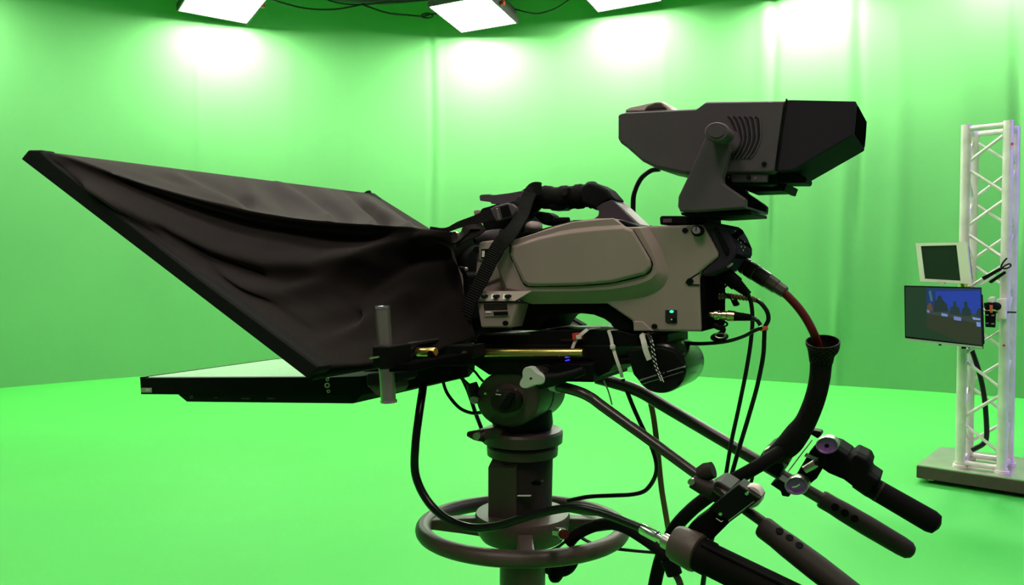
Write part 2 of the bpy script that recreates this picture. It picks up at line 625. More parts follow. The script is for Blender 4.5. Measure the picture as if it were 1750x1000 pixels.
# chords
cfl = tp(1641, 795, 0.10)
cfr = tp(1712, 803, 0.10)
fw = (cfr - cfl)
fw.z = 0
TWD = fw.length
CR = 0.034
zb = top_z + 0.008
zt = hit(1657, 213, TR(0.10)).z
TDP = 0.30
ch = {}
for nm, bx in (('fl', cfl), ('fr', cfr), ('bl', cfl + N * TDP), ('br', cfr + N * TDP)):
    q = Vector((bx.x, bx.y, 0))
    ch[nm] = q
    make('chord', MB().tube([q + ZAX * zb, q + ZAX * zt], CR, 18), M['truss'], bl, smooth=40)
for z in (zb + 0.035, zt - 0.03):
    for a, b in (('fl', 'fr'), ('bl', 'br'), ('fl', 'bl'), ('fr', 'br')):
        make('cross_bar', MB().tube([ch[a] + ZAX * z, ch[b] + ZAX * z], 0.020, 10), M['truss'], bl, smooth=40)
for nm in ch:
    make('foot_plate', MB().lathe(ch[nm] + ZAX * zb, ZAX, [(0, 0.05), (0.02, 0.05), (0.024, 0.04), (0.04, 0.04)], 16), M['truss'], bl, smooth=40)
pitch = 0.232
for (a, b, ph) in (('fl', 'fr', 1), ('bl', 'br', 0), ('fl', 'bl', 1), ('fr', 'br', 0)):
    z = zt - 0.07
    kk = ph
    while z - pitch > zb + 0.03:
        p, q = (a, b) if kk % 2 == 0 else (b, a)
        make('brace', MB().tube([ch[p] + ZAX * (z - 0.008), ch[q] + ZAX * (z - pitch + 0.018)], 0.0115, 8), M['truss'], bl, smooth=40)
        z -= pitch
        kk += 1
for x, y in ((1731, 247), (1717, 590)):
    q = tp(x, y, 0.10) - N * CR
    make('red_dot', MB().lathe(q + N * 0.004, -N, [(0, 0.009), (0.006, 0.009)], 10), M['red'], bl)

# white monitor on the tower
v0 = -0.10
wm = thing('monitor', tp(1616, 484, v0), 'small ivory monitor with a dark blank screen, above the television', 'monitor')
fr = [(1564.5, 415.5), (1652, 414), (1660, 485.5), (1572.5, 481)]
sc = [(1573.5, 420.5), (1634.5, 419), (1641.5, 480), (1580.5, 476.5)]
mb = MB()
oo = [hit(x, y, TR(v0)) for x, y in fr]
ii = [hit(x, y, TR(v0)) for x, y in sc]
ob = [q + N * 0.045 for q in oo]
ib = [q + N * 0.012 for q in ii]
mb.add(oo + ii + ib + ob, [(0, 1, 5, 4), (1, 2, 6, 5), (2, 3, 7, 6), (3, 0, 4, 7), (4, 5, 9, 8), (5, 6, 10, 9), (6, 7, 11, 10), (7, 4, 8, 11),
                           (0, 1, 13, 12), (1, 2, 14, 13), (2, 3, 15, 14), (3, 0, 12, 15), (12, 13, 14, 15)])
make('frame', mb, M['ivory'], wm)
make('screen', MB().quad(*[q - N * 0.001 for q in ib]), M['screen_off'], wm)
make('back_cover', MB().prism([(1574, 422), (1654, 420), (1661, 478), (1579, 475)], TR(v0 + 0.045), 0.05), M['pedestal'], wm, bevel=0.01)
make('foot', MB().prism([(1604, 482), (1614, 482), (1615, 485.5), (1606, 485)], TR(v0 + 0.003), 0.03), M['ivory'], wm)
make('arm', MB().tube([tp(1640, 470, v0 + 0.06), tp(1646, 490, 0.02), tp(1652, 492, 0.09)], 0.025, 8), M['brass'], wm, smooth=40)

# television on the tower
v1 = -0.16
tv = thing('television', tp(1612, 590, v1), 'black flat television showing a panel of seated speakers against blue', 'television')
make('housing', MB().prism([(1545, 488), (1676, 491.5), (1679.5, 597), (1546.5, 580)], TR(v1), 0.035), M['black'], tv, bevel=0.003)
make('back_cover', MB().prism([(1556, 500), (1678, 503), (1681, 590), (1558, 576)], TR(v1 + 0.035), 0.05), M['black'], tv, bevel=0.01)
make('silver_strip', MB().prism([(1546.5, 578), (1679, 592.5), (1679.2, 596.3), (1546.6, 581)], TR(v1 - 0.003), 0.004), M['silver'], tv)
make('stub_foot', MB().prism([(1604, 588), (1608, 588.5), (1608, 591), (1604, 590.5)], TR(v1 + 0.005), 0.02), M['black'], tv)
make('stub_foot', MB().prism([(1643, 592), (1650, 593), (1650, 596.5), (1643, 596)], TR(v1 + 0.005), 0.02), M['black'], tv)


def emi(name, col, s):
    return material(name, (0.01, 0.01, 0.01), 0.4, emit=col, estr=s)


def flat(name, poly, dv, mat, parent):
    return make(name, MB().add([hit(x, y, TR(v1 - dv)) for x, y in poly], [tuple(range(len(poly)))]), mat, parent)


def zt2(lst):
    return [(1530 + x * 0.2299, 390 + y * 0.23) for x, y in lst]


scr = flat('screen', zt2([(75, 436), (634, 448), (644, 872), (78, 803)]), 0.0012, emi('tv_dark', (0.004, 0.022, 0.010), 1.0), tv)
PIC = [('picture_backdrop', [(232, 446), (634, 452), (636, 640), (560, 640), (232, 600)], (0.004, 0.02, 0.12), 1),
       ('picture_blue', [(300, 470), (634, 466), (636, 600), (600, 650), (560, 640), (300, 590)], (0.008, 0.03, 0.30), 2),
       ('picture_glow', [(248, 470), (264, 462), (280, 540), (262, 545)], (0.03, 0.12, 0.16), 3),
       ('picture_table', [(232, 632), (400, 650), (640, 715), (642, 868), (480, 845), (232, 742)], (0.020, 0.018, 0.012), 3),
       ('picture_top', [(232, 612), (340, 600), (500, 628), (634, 640), (638, 715), (400, 662), (232, 638)], (0.028, 0.034, 0.036), 4),
       ('picture_person', [(232, 610), (240, 575), (256, 552), (272, 575), (280, 612)], (0.10, 0.04, 0.02), 5),
       ('picture_person', [(284, 622), (290, 545), (312, 530), (318, 505), (330, 498), (344, 508), (352, 534), (385, 566), (392, 620)], (0.006, 0.016, 0.022), 5),
       ('picture_person', [(404, 640), (412, 588), (432, 578), (430, 552), (442, 540), (454, 552), (452, 576), (476, 592), (488, 650)], (0.008, 0.020, 0.026), 5),
       ('picture_person', [(490, 655), (498, 600), (514, 584), (510, 552), (522, 540), (536, 552), (536, 582), (558, 604), (566, 650)], (0.006, 0.018, 0.024), 5),
       ('picture_person', [(600, 655), (606, 612), (622, 596), (635, 596), (638, 660)], (0.008, 0.020, 0.030), 5),
       ('picture_paper', [(234, 606), (256, 612), (256, 630), (236, 626)], (0.10, 0.17, 0.42), 6),
       ('picture_paper', [(342, 630), (390, 640), (388, 658), (344, 652)], (0.14, 0.22, 0.55), 6),
       ('picture_paper', [(434, 654), (490, 664), (490, 690), (436, 682)], (0.13, 0.19, 0.45), 6),
       ('picture_paper', [(570, 660), (632, 672), (634, 684), (580, 680)], (0.18, 0.28, 0.60), 6),
       ('picture_paper', [(602, 698), (634, 700), (635, 734), (606, 730)], (0.15, 0.24, 0.60), 6)]
for nm, q, c, k in PIC:
    flat(nm, zt2(q), 0.0012 + 0.0005 * k, emi(nm + '_light', c, 1.0), scr)

# its wall-bracket on the tower
bk = thing('screen_bracket', tp(1702, 555, -0.02), 'white and black swivel bracket holding the television to the tower', 'bracket')
make('white_block', MB().prism([(1703, 511), (1720, 510), (1719, 546), (1702, 546)], TR(0.0), 0.07), M['wmount'], bk, bevel=0.006)
pl_ = make('slotted_plate', MB().prism([(1683, 531), (1701.5, 532), (1700.5, 560), (1684, 559)], TR(-0.07), 0.02), M['black'], bk, bevel=0.002)
for x, y in ((1687, 538.5), (1697, 539), (1687, 552.5), (1696.5, 553.5)):
    make('slot', MB().prism([(x - 2.6, y - 1.2), (x + 2.6, y - 1), (x + 2.6, y + 1.2), (x - 2.6, y + 1)], TR(-0.0715), 0.003), M['steel'], pl_)
make('swivel_arm', MB().tube([tp(1684, 524, -0.08), tp(1696, 522, -0.06), tp(1706, 524, 0.02)], 0.028, 10), M['black'], bk, smooth=40)
make('cap', MB().prism([(1688, 511), (1692, 507.5), (1700, 508), (1698, 518), (1688, 517)], TR(-0.09), 0.05), M['wmount'], bk, bevel=0.006)
make('orange_spacer', MB().prism([(1691, 521.5), (1696, 521.5), (1695.5, 534.5), (1692, 534.5)], TR(-0.10), 0.02), M['orange'], bk)
make('tie', MB().tube(catmull([tp(1700, 534, -0.02), tp(1715, 533.5, 0.05), tp(1737, 534, 0.05)], 5), 0.006, 6), M['cable'], bk)

ad = thing('power_adapter', tp(1698, 478, -0.03), 'black power adapter with coiled lead wedged in the tower beside the ivory monitor', 'adapter')
make('brick', MB().prism([(1677, 474), (1708, 457.5), (1711, 461), (1681, 479)], TR(-0.03), 0.05), M['black'], ad, bevel=0.004)
make('brick', MB().prism([(1689, 481.5), (1716, 463), (1718.5, 467), (1693, 484.5)], TR(-0.04), 0.05), M['black'], ad, bevel=0.004)
make('bracket_strip', MB().prism([(1671, 487), (1700, 469), (1702, 471.5), (1675, 489)], TR(-0.05), 0.03), M['truss'], ad)
make('lead', MB().tube(catmull([tp(x, y, -0.02) for x, y in ((1708, 463), (1716, 455), (1725, 451), (1727, 455), (1719, 459), (1711, 457), (1714, 449), (1721, 441))], 6), 0.006, 6), M['cable'], ad, smooth=60)
tag(make('cable', MB().tube(catmull([tp(x, y, 0.18) for x, y in ((1656, 585), (1662, 602), (1673, 635), (1681, 672), (1685, 710), (1686, 745), (1681, 758), (1668, 766), (1661, 769))], 6), 0.018, 8), M['cable'], smooth=60),
    'black cable hanging inside the truss tower below the television', 'cable')

# ================================================================== pedestal
VC = -0.045
ax0 = P(893, 700, VC)
AX = Vector((ax0.x, ax0.y, 0))
MP = mpp(P(893, 900, VC))


def zc(py):
    """height of an image row on the pedestal's upright axis"""
    return hit(893, py, (Vector((0, 1, 0)), AX.y)).z


pd = thing('camera_pedestal', AX, 'taupe studio pedestal with column and ring steering wheel under the broadcast camera', 'pedestal')
z_w = zc(901)
RW = 169 * MP
mb = MB().lathe(AX, ZAX, [(0.10, 39 * MP), (zc(918), 39 * MP)], 40)
make('column', mb, M['pedestal'], pd, smooth=40)
make('base_skirt', MB().lathe(AX, ZAX, [(0.03, 0.34), (0.06, 0.36), (0.12, 0.36), (0.16, 0.30), (0.20, 0.12), (0.24, 0.07)], 40), M['pedestal'], pd, smooth=40)
for a in (90, 210, 330):
    d = Vector((math.cos(math.radians(a)), math.sin(math.radians(a)), 0))
    make('base_wheel', MB().lathe(AX + d * 0.29 + ZAX * 0.04 - ZAX.cross(d) * 0.02, ZAX.cross(d), [(0, 0.03), (0.005, 0.04), (0.035, 0.04), (0.04, 0.03)], 20), M['rubber'], pd, smooth=40)
ring = [AX + ZAX * z_w + Vector((math.cos(a), math.sin(a) * 0.88, 0)) * RW for a in [2 * math.pi * k / 96 for k in range(96)]]
make('steering_ring', MB().tube(ring, 13.5 * MP, 16, closed=True), M['pedestal'], pd, smooth=60)
zh0, zh1 = zc(922), zc(872)
make('hub', MB().lathe(AX, ZAX, [(zh0, 40 * MP), (zh0 + 0.004, 70 * MP), (zh0 + 0.014, 77 * MP), (zc(893), 80 * MP), (zc(880), 81 * MP), (zc(875), 79 * MP), (zc(873), 60 * MP), (zc(872), 40 * MP)], 48),
     M['pedestal'], pd, smooth=35)
for a in (-88, 10, 170, 95):
    d = Vector((math.cos(math.radians(a)), math.sin(math.radians(a)), 0))
    s = ZAX.cross(d)
    r0, r1 = 70 * MP, RW * math.sqrt(d.x ** 2 + (0.88 * d.y) ** 2) - 6 * MP
    prof = [(r0, zc(886), zc(918)), (r0 + (r1 - r0) * 0.35, zc(889), zc(915)), (r1 - 8 * MP, z_w + 0.006, z_w - 0.010), (r1, z_w + 0.006, z_w - 0.010)]
    rings = []
    for r, zt_, zb_ in prof:
        w = 13 * MP
        rings.append([AX + d * r + s * w + ZAX * zt_, AX + d * r - s * w + ZAX * zt_, AX + d * r - s * w + ZAX * zb_, AX + d * r + s * w + ZAX * zb_])
    make('spoke', MB().loops(rings), M['pedestal'], pd, bevel=0.003)
# neck between hub and head
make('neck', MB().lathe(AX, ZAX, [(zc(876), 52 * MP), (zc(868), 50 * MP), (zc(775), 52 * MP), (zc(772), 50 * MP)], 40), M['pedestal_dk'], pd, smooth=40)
for side in (-1, 1):
    ap = [(841, 771), (888, 774), (881, 801), (881, 889), (856, 890), (832, 880), (833, 799)]
    if side < 0:
        mb = MB()
        vn = VC - 54 * MP
        pln = RIG(vn)
        lo = [hit(x, y, pln) for x, y in [(833, 799), (881, 801), (881, 893), (833, 886)]]
        tp_ = [hit(841, 769, pln) + V * 0.016, hit(887, 772, pln) + V * 0.016]
        bk_ = [q + V * 0.035 for q in lo] + [q + V * 0.02 for q in tp_]
        # front face, sloped cap, sides
        mb.add(lo + tp_ + bk_, [(0, 1, 2, 3), (0, 4, 5, 1), (6, 7, 8, 9), (6, 10, 11, 7), (0, 3, 9, 6), (0, 6, 10, 4), (1, 7, 8, 2), (1, 5, 11, 7), (3, 2, 8, 9), (4, 10, 11, 5)])
        make('yoke_arm', mb, M['pedestal'], pd, bevel=0.003)
    else:
        make('yoke_arm', MB().prism([(845, 800), (885, 800), (885, 880), (845, 880)], RIG(VC + 40 * MP), 0.02), M['pedestal'], pd, bevel=0.003)
make('neck_ring', MB().lathe(AX, ZAX, [(zc(778), 52 * MP), (zc(776), 60 * MP), (zc(762), 61 * MP), (zc(759), 58 * MP), (zc(758), 50 * MP)], 48), M['pedestal'], pd, smooth=35)
make('seal', MB().lathe(AX, ZAX, [(zc(760), 54 * MP), (zc(750), 54 * MP)], 48), M['rubber'], pd, smooth=40)
make('vent_ring', MB().disc(918, 825, RIG(VC - 52 * MP), 10, 5, [(-0.001, 1.0), (-0.004, 0.95), (-0.004, 0.7), (0.01, 0.65)]), M['anod'], pd, smooth=40)
make('scale_line', MB().prism([(884, 847), (906, 847), (906, 848.6), (884, 848.6)], RIG(VC - 52 * MP - 0.001), 0.004), M['white'], pd)
# brake
make('brake_button', MB().lathe(P(951, 911, VC - 0.105), P(968, 914, VC - 0.118) - P(951, 911, VC - 0.105), [(0, 8 * MP), (0.016, 8.5 * MP), (0.017, 7 * MP)], 24), M['steel'], pd, smooth=40)
make('brake_button_cap', MB().lathe(P(962, 913, VC - 0.119), P(970, 914, VC - 0.126) - P(962, 913, VC - 0.119), [(0, 7.2 * MP), (0.006, 6.6 * MP)], 24), M['red_cable'], pd, smooth=40)
make('brake_lever', MB().tube(catmull(pts([(930, 962), (950, 965), (968, 962), (985, 945)], 0.02), 6), catf([0.012, 0.016, 0.014, 0.008], 6), 12, flat=1.3), M['rubber'], pd, smooth=60)
make('brake_lever_tip', MB().tube(catmull(pts([(945, 958), (952, 972), (946, 983), (938, 983)], 0.01), 5), [0.014] * 11 + [0.012, 0.01, 0.008, 0.006, 0.003][:5], 10), M['rubber'], pd, smooth=60)

# ================================================================== fluid head
hd = thing('fluid_head', Vector((AX.x, AX.y, zc(758))), 'taupe fluid tripod head with round drag dial between pedestal and camera', 'tripod head')
make('bowl', MB().lathe(AX, ZAX, [(zc(760), 50 * MP), (zc(735), 48 * MP), (zc(722), 52 * MP), (zc(700), 50 * MP)], 40), M['anod'], hd, smooth=40)
cl = make('clamp_ring', MB().lathe(AX, ZAX, [(zc(757), 58 * MP), (zc(754), 68 * MP), (zc(737), 69 * MP), (zc(733), 66 * MP), (zc(731), 52 * MP)], 56), M['pedestal'], hd, smooth=35)
make('clamp_lug', MB().prism([(812, 735), (850, 731), (856, 736), (856, 753), (842, 754), (812, 752)], RIG(VC - 68 * MP), 0.03), M['pedestal'], cl, bevel=0.004)
make('clamp_lever', MB().tube(pts([(800, 742), (812, 744), (826, 745)], VC - 70 * MP), [0.004, 0.008, 0.010], 10), M['pedestal_dk'], cl, smooth=60)
make('clamp_bolt', MB().disc(814, 746, RIG(VC - 70 * MP - 0.012), 7, 6.5, [(0, 0.9), (0.002, 1), (0.02, 1)], 20), M['smoke'], cl, smooth=40)
vd = -0.098
drum = make('drag_drum', MB().disc(866, 682, RIG(vd), 56, 49.5, [(0, 0.0), (0.0, 0.90), (0.003, 0.985), (0.008, 1.0), (0.045, 1.0), (0.046, 0.965), (0.050, 0.965), (0.051, 1.0), (0.092, 1.0), (0.096, 0.9)], 64),
     M['pedestal'], hd, smooth=35)
make('dial_ring', MB().disc(863, 685, RIG(vd - 0.003), 34, 29, [(0, 0.93), (0.001, 1.0), (0.006, 1.0)], 48), M['pedestal'], drum, smooth=40)
dk = make('dial', MB().disc(860, 687, RIG(vd - 0.020), 26, 21, [(0, 0.0), (0.0, 0.86), (0.003, 0.95), (0.020, 1.0)], 40), M['pedestal_dk'], hd, smooth=40)
make('dial_grip', MB().prism([(868, 671), (875, 676), (861, 703), (853, 705), (849, 700)], RIG(vd - 0.034), 0.016), M['anod'], dk, bevel=0.003)
make('dial_mark', MB().prism([(847, 673), (856, 674), (855.5, 675.8), (847, 675)], RIG(vd - 0.0212), 0.001), M['white'], dk)
for x, y, r in ((829, 673, 2), (880, 668.6, 3), (850, 668, 1.6)):
    make('dial_dot', MB().disc(x, y, RIG(vd - 0.0042), r, r, [(0, 1), (0.002, 1)], 12), M['white'], drum)
make('mount_block', MB().prism([(838, 640), (925, 640), (925, 690), (838, 690)], RIG(-0.085), 0.08), M['anod'], hd, bevel=0.004)
# brake lever on its left
lv = make('tilt_lock', MB().tube(pts([(806, 655), (810, 668), (814, 680)], -0.09), [0.0085, 0.010, 0.0095], 14), M['pedestal_dk'], hd, smooth=50)
make('bolt', MB().disc(810, 684, RIG(-0.105), 7.5, 6.5, [(0, 0.9), (0.001, 1), (0.015, 1)], 20), M['smoke'], lv, smooth=40)
# pale three-lobed clamp knob
kn = []
for k in range(60):
    a = 2 * math.pi * k / 60
    r = 17.5 + 4.2 * math.cos(3 * (a - 1.9))
    kn.append((907 + 1.18 * r * math.cos(a), 647 - 0.95 * r * math.sin(a)))
kb = make('clamp_knob', MB().prism(kn, RIG(-0.150), 0.014, taper=1.5, tdepth=0.003), M['pearl'], hd, smooth=45)
make('centre_dot', MB().disc(907, 647, RIG(-0.1505), 2, 2, [(0, 1), (0.002, 1)], 12), M['anod'], kb)
make('knob_boss', MB().disc(913, 643, RIG(-0.137), 19, 16, [(0, 1), (0.012, 1.0), (0.013, 0.85), (0.018, 0.85), (0.019, 1.0), (0.035, 1.0)], 36), M['bar'], hd, smooth=35)

# platform on the head and camera plate
plt_ = thing('head_platform', P(950, 655, -0.1), 'flat black balance plate on the fluid head, below the brass rods', 'plate')
make('lower_plate', MB().prism([(792, 612), (1078, 612), (1078, 622), (905, 640), (835, 641)], RIG(-0.10), 0.11), M['anod'], plt_, bevel=0.002)
rb = make('rear_block', MB().prism([(947, 618), (1013, 622), (1013, 654), (965, 653), (935, 650), (928, 640)], RIG(-0.125), 0.14, taper=1.5, tdepth=0.004), M['anod'], plt_, bevel=0.0015)
make('upper_plate', MB().prism([(815, 588), (1050, 590), (1050, 622), (1040, 636), (1012, 650), (1012, 616), (815, 614)], RIG(-0.105), 0.12), M['anod'], plt_, bevel=0.002)
make('blue_light', MB().disc(967, 611, RIG(-0.129), 2.6, 1.6, [(0, 0.7), (0.01, 1)], 12), M['bluled'], plt_)
make('blue_light', MB().disc(967, 616.5, RIG(-0.129), 2.2, 1.2, [(0, 0.7), (0.01, 1)], 12), M['bluled'], plt_)
tl = make('t_handle', MB().tube(catmull(pts([(925, 650, -0.13), (950, 648, -0.145), (975, 641, -0.15), (999, 633, -0.15)]), 5), catf([0.013, 0.009, 0.007, 0.006], 5), 12), M['anod'], plt_, smooth=60)

cpn = thing('camera_plate', P(990, 600, -0.1), 'black quick release plate directly beneath the camera body', 'plate')
make('wedge', MB().prism([(815, 572), (842, 571), (915, 570), (921, 565), (1010, 563), (1064, 566), (1082, 571), (1137, 572), (1137, 592), (1078, 592), (815, 590)], RIG(-0.10), 0.11), M['anod'], cpn, bevel=0.0015)
make('rear_stop', MB().prism([(1126, 570.5), (1140, 570), (1141, 572), (1141, 592), (1139, 593), (1126, 592)], RIG(-0.104), 0.08), M['anod'], cpn, bevel=0.002)
make('edge_strip', MB().prism([(818, 570.5), (842, 569.3), (905, 569), (905, 572.2), (818, 573.2)], RIG(-0.1015), 0.01), M['pedestal'], cpn)
make('slot_mark', MB().prism([(958, 580), (999, 579), (999, 582.5), (958, 583.5)], RIG(-0.1012), 0.004), M['pedestal_dk'], cpn)
make('red_latch', MB().prism([(977, 570), (990, 569), (993, 574), (992, 581), (978, 582)], RIG(-0.111), 0.014), M['red'], cpn, bevel=0.001)

# ================================================================== rods and prompter mount
pm = thing('prompter_mount', P(700, 640, -0.2), 'black rail mount with chrome post joining prompter and camera', 'mount')
ps = make('post', MB().lathe(P(664, 686, -0.335), P(653, 526, -0.335) - P(664, 686, -0.335),
     [(0, 0.0098), (0.002, 0.0098), ((P(664, 686, -0.335) - P(653, 526, -0.335)).length, 0.0098)], 28), M['smoke'], pm, smooth=40)
for a, b in (((653, 527), (652.8, 522)), ((664, 684), (664.2, 689))):
    p0, p1 = P(a[0], a[1], -0.335), P(b[0], b[1], -0.335)
    make('post_cap', MB().lathe(p0, p1 - p0, [(0, 0.0112), ((p1 - p0).length * 0.8, 0.0112), ((p1 - p0).length, 0.009)], 28), M['chrome'], ps, smooth=40)
cb = make('post_clamp', MB().prism([(636, 593), (663, 592.5), (664, 631), (650, 632), (637, 625)], RIG(-0.358), 0.05), M['anod'], pm, bevel=0.0015)
make('clamp_screw', MB().tube(pts([(632, 612.5), (648, 610)], -0.362), 0.0012, 8), M['steel'], cb)
make('cross_block', MB().prism([(662, 595), (700, 596), (742, 594), (800, 591), (800, 613), (792, 626), (742, 626), (690, 640), (665, 635)], RIG(-0.185), 0.05), M['black'], pm, bevel=0.002)
make('side_plate', MB().prism([(740, 590), (808, 590), (810, 612), (742, 612)], RIG(-0.192), 0.03), M['anod'], pm, bevel=0.002)
make('post_arm', MB().prism([(662, 623), (698, 622), (700, 634), (664, 636)], RIG(-0.34), 0.15), M['matte'], pm, bevel=0.001)
make('socket_screw', MB().disc(792, 604, RIG(-0.1955), 3.6, 3.8, [(0, 0.5), (0, 1), (0.005, 1)], 18), M['steel'], pm, smooth=40)
make('lower_bracket', MB().prism([(620, 634), (771, 610), (771, 650), (664, 672), (625, 668)], RIG(-0.15), 0.05), M['black'], pm, bevel=0.002)
make('bracket_arm', MB().prism([(626, 640), (648, 637), (652, 642), (652, 655), (648, 660), (626, 660)], RIG(-0.335), 0.08), M['anod'], pm, bevel=0.002)
make('bracket_fin', MB().prism([(628, 660), (650, 656), (652, 668), (646, 678)], RIG(-0.332), 0.06), M['pedestal'], pm, bevel=0.001)
# lens-support plate whose edge recedes towards the far side
make('rail_plate', MB().prism([(686, 588.5), (698, 587.5), (700, 591.5), (688, 593)], RIG(-0.268), 0.16), M['anod'], pm, bevel=0.001)
make('bright_edge', MB().tube([P(697, 587.2, -0.269), P(697, 587.2, -0.269) + V * 0.075], 0.0010, 6), M['steel'], pm)  # steel lines drawn in for the light caught along the plate edge
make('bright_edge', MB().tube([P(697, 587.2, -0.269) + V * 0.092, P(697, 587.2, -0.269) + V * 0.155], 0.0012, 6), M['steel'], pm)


def rod(name_label, a, b, v, r, slot=None):
    p0, p1 = P(a[0], a[1], v), P(b[0], b[1], v)
    o = make('brass_rod', MB().lathe(p0, p1 - p0, [(0, r * 0.85), (0.0015, r), ((p1 - p0).length - 0.0015, r), ((p1 - p0).length, r * 0.85)], 28), M['brass'], None, smooth=40)
    tag(o, name_label, 'rod', 'brass support rods')
    if slot:
        make('groove', MB().prism(slot, RIG(v - r - 0.0004), 0.003), M['brass_dk'], o, bevel=0.0004)
    return o


M['brass_dk'] = material('dull_brass', (0.42, 0.30, 0.10), 0.45, metal=1.0)
rod('long brass rod with a milled groove below the camera plate', (819, 603), (997, 603), -0.125, 0.0062,
    [(824, 602), (972, 602.5), (976, 605), (972, 608), (824, 608)])
ro = rod('short stub of brass rod beside the chrome post', (713, 601.5), (745, 601.5), -0.25, 0.0062)
make('cross_hole', MB().disc(735, 603, RIG(-0.2568), 4.5, 3.6, [(0, 1), (0.003, 1)], 18), M['anod'], ro)
rod('thin far brass rod peeping above the black side plate', (787, 585.5), (811, 584.5), -0.105, 0.0030)

# ================================================================== prompter monitor
pmn = thing('prompter_monitor', P(420, 690, -0.22), 'black teleprompter monitor lying flat with its pale screen facing up', 'monitor')
vm = -0.22
make('housing', MB().prism([(239, 646.2), (560, 645), (618, 643), (616, 676), (605, 690), (598, 678), (304, 674.5), (240.5, 674)], RIG(vm), 0.33), M['black'], pmn, bevel=0.0012)
make('back_cover', MB().prism([(304, 674.5), (602, 676), (603, 690), (319, 686.8)], RIG(vm + 0.004), 0.24), M['anod'], pmn, bevel=0.001)
sq = [P(247.5, 645.6, vm), P(540, 644.5, vm)]
make('screen', MB().loops([[q + V * 0.008 + ZAX * h_ for q, h_ in ((sq[0], 0.0008), (sq[1], 0.0008), (sq[1], -0.002), (sq[0], -0.002))], [q + V * 0.318 + ZAX * h_ for q, h_ in ((sq[0], 0.0008), (sq[1], 0.0008), (sq[1], -0.002), (sq[0], -0.002))]]), M['prompt'], pmn)
make('bezel', MB().prism([(239, 644.6), (246.5, 644.6), (246.5, 646.5), (239, 646.5)], RIG(vm), 0.33), M['black'], pmn)
make('rear_edge', MB().prism([(548, 643.6), (553, 643.4), (553, 645.5), (548, 645.5)], RIG(vm - 0.001), 0.19), M['silver'], pmn)
st = make('sticker', MB().prism([(240.5, 663), (259, 663), (259.2, 671), (240.7, 671)], RIG(vm - 0.0008), 0.001), M['silver'], pmn)
make('sticker_print', MB().prism([(249, 665), (252, 665), (254, 668.5), (249, 668.5)], RIG(vm - 0.0016), 0.0008), M['white'], st)
make('sticker_print', MB().disc(254.5, 666.5, RIG(vm - 0.0016), 1.2, 1.2, [(0, 1), (0.0008, 1)], 10), M['white'], st)
for x, y, r in ((559.5, 648.7, 2.9), (559, 658.7, 4.6), (561, 668.8, 2.9)):
    sw = make('screw', MB().disc(x, y, RIG(vm - 0.002), r, r, [(0, 0.55), (0.0, 1), (0.004, 1)], 20), M['steel'], pmn, smooth=40)
    make('socket', MB().disc(x, y, RIG(vm - 0.0023), r * 0.5, r * 0.5, [(0, 1), (0.001, 1)], 12), M['anod'], sw)
xd = (P(330, 680, vm) - P(320, 680, vm)).normalized()
mp_ = mpp(P(330, 680, vm))
for s, x, y, sz in (('CE', 324, 681, 7), ('MENU SELECT', 412, 682.5, 3.4), ('DOWN UP', 457, 682.5, 3.4), ('AUTO', 366, 680.8, 2.6)):
    writing('marking', s, P(x, y, vm + 0.0034), xd, ZAX, sz * mp_, M['greyprint'], pmn)

# ================================================================== prompter hood
VH = -0.415
hood = thing('prompter_hood', P(535, 648, VH), 'large black cloth teleprompter hood stretched over a tilted glass frame', 'teleprompter hood')
nb = [(34, 272), (47, 256), (66, 256), (90, 278), (274, 424), (344, 479), (544, 627), (542, 635), (524, 648)]
make('frame_bar', MB().prism(nb, RIG(VH - 0.006), 0.024, taper=2.0, tdepth=0.004), M['cloth_tape'], hood, bevel=0.001)
A0, B0 = P(60, 260, VH), P(536, 634, VH)
HWd = 0.83
make('frame_bar', MB().prism(nb, RIG(VH), 0.02), M['cloth_tape'], hood).location = V * (HWd - 0.02)
tb_ = MB()
a_, b_ = P(50, 264, VH), P(62, 263, VH)
tb_.tube([P(52, 268, VH) - ZAX * 0.012 + V * 0.03, P(52, 268, VH) - ZAX * 0.012 + V * HWd], 0.006, 10)
make('frame_bar', tb_, M['cloth_tape'], hood, smooth=60)
make('frame_bar', MB().tube([P(530, 638, VH), P(530, 638, VH) + V * HWd], 0.009, 10), M['cloth_tape'], hood, smooth=60)
g0, g1 = P(62, 272, VH) + V * 0.11, P(526, 630, VH) + V * 0.11
gn = (g1 - g0).cross(V).normalized() * 0.002
make('glass', MB().loops([[g0 + gn, g0 - gn, g1 - gn, g1 + gn], [g0 + gn + V * 0.62, g0 - gn + V * 0.62, g1 - gn + V * 0.62, g1 + gn + V * 0.62]]),
     material('beam_splitter', (0.02, 0.03, 0.03), 0.05, spec=0.9), hood)
tip = P(628, 331, VH + HWd)
make('corner_stub', MB().tube([tip + ZAX * 0.004, tip - ZAX * 0.02 + U * -0.012], [0.009, 0.011], 8), M['cloth_tape'], hood, smooth=60)
railA = catmull(pts([(66, 258, -0.415), (110, 268, -0.405), (250, 317, -0.36), (400, 355, -0.30), (530, 376, -0.24), (690, 388, -0.17), (768, 396, -0.14)]), 12)
b0_, b1_ = P(540, 632, -0.415), P(812, 574, -0.13)
railB = [b0_.lerp(b1_, i / 72) + ZAX * -0.012 * math.sin(math.pi * i / 72) for i in range(73)]
railD = catmull([P(66, 258, -0.415) + V * HWd] + pts([(640, 336, 0.395), (656, 347, 0.35), (680, 366, 0.29), (715, 388, 0.22), (770, 400, 0.12), (815, 402, 0.05)]), 12)
railC = [railB[0] + V * HWd]
mB = len(railB) - 1
railC = [railB[i] + V * (HWd + (0.18 - HWd) * (i / mB) ** 0.8) for i in range(mB + 1)]


def proj(p):
    d = p - EYE
    z = d.dot(FWD)
    return Vector((875 + F_PX * d.x / z, 500 - F_PX * d.dot(UPC) / z))


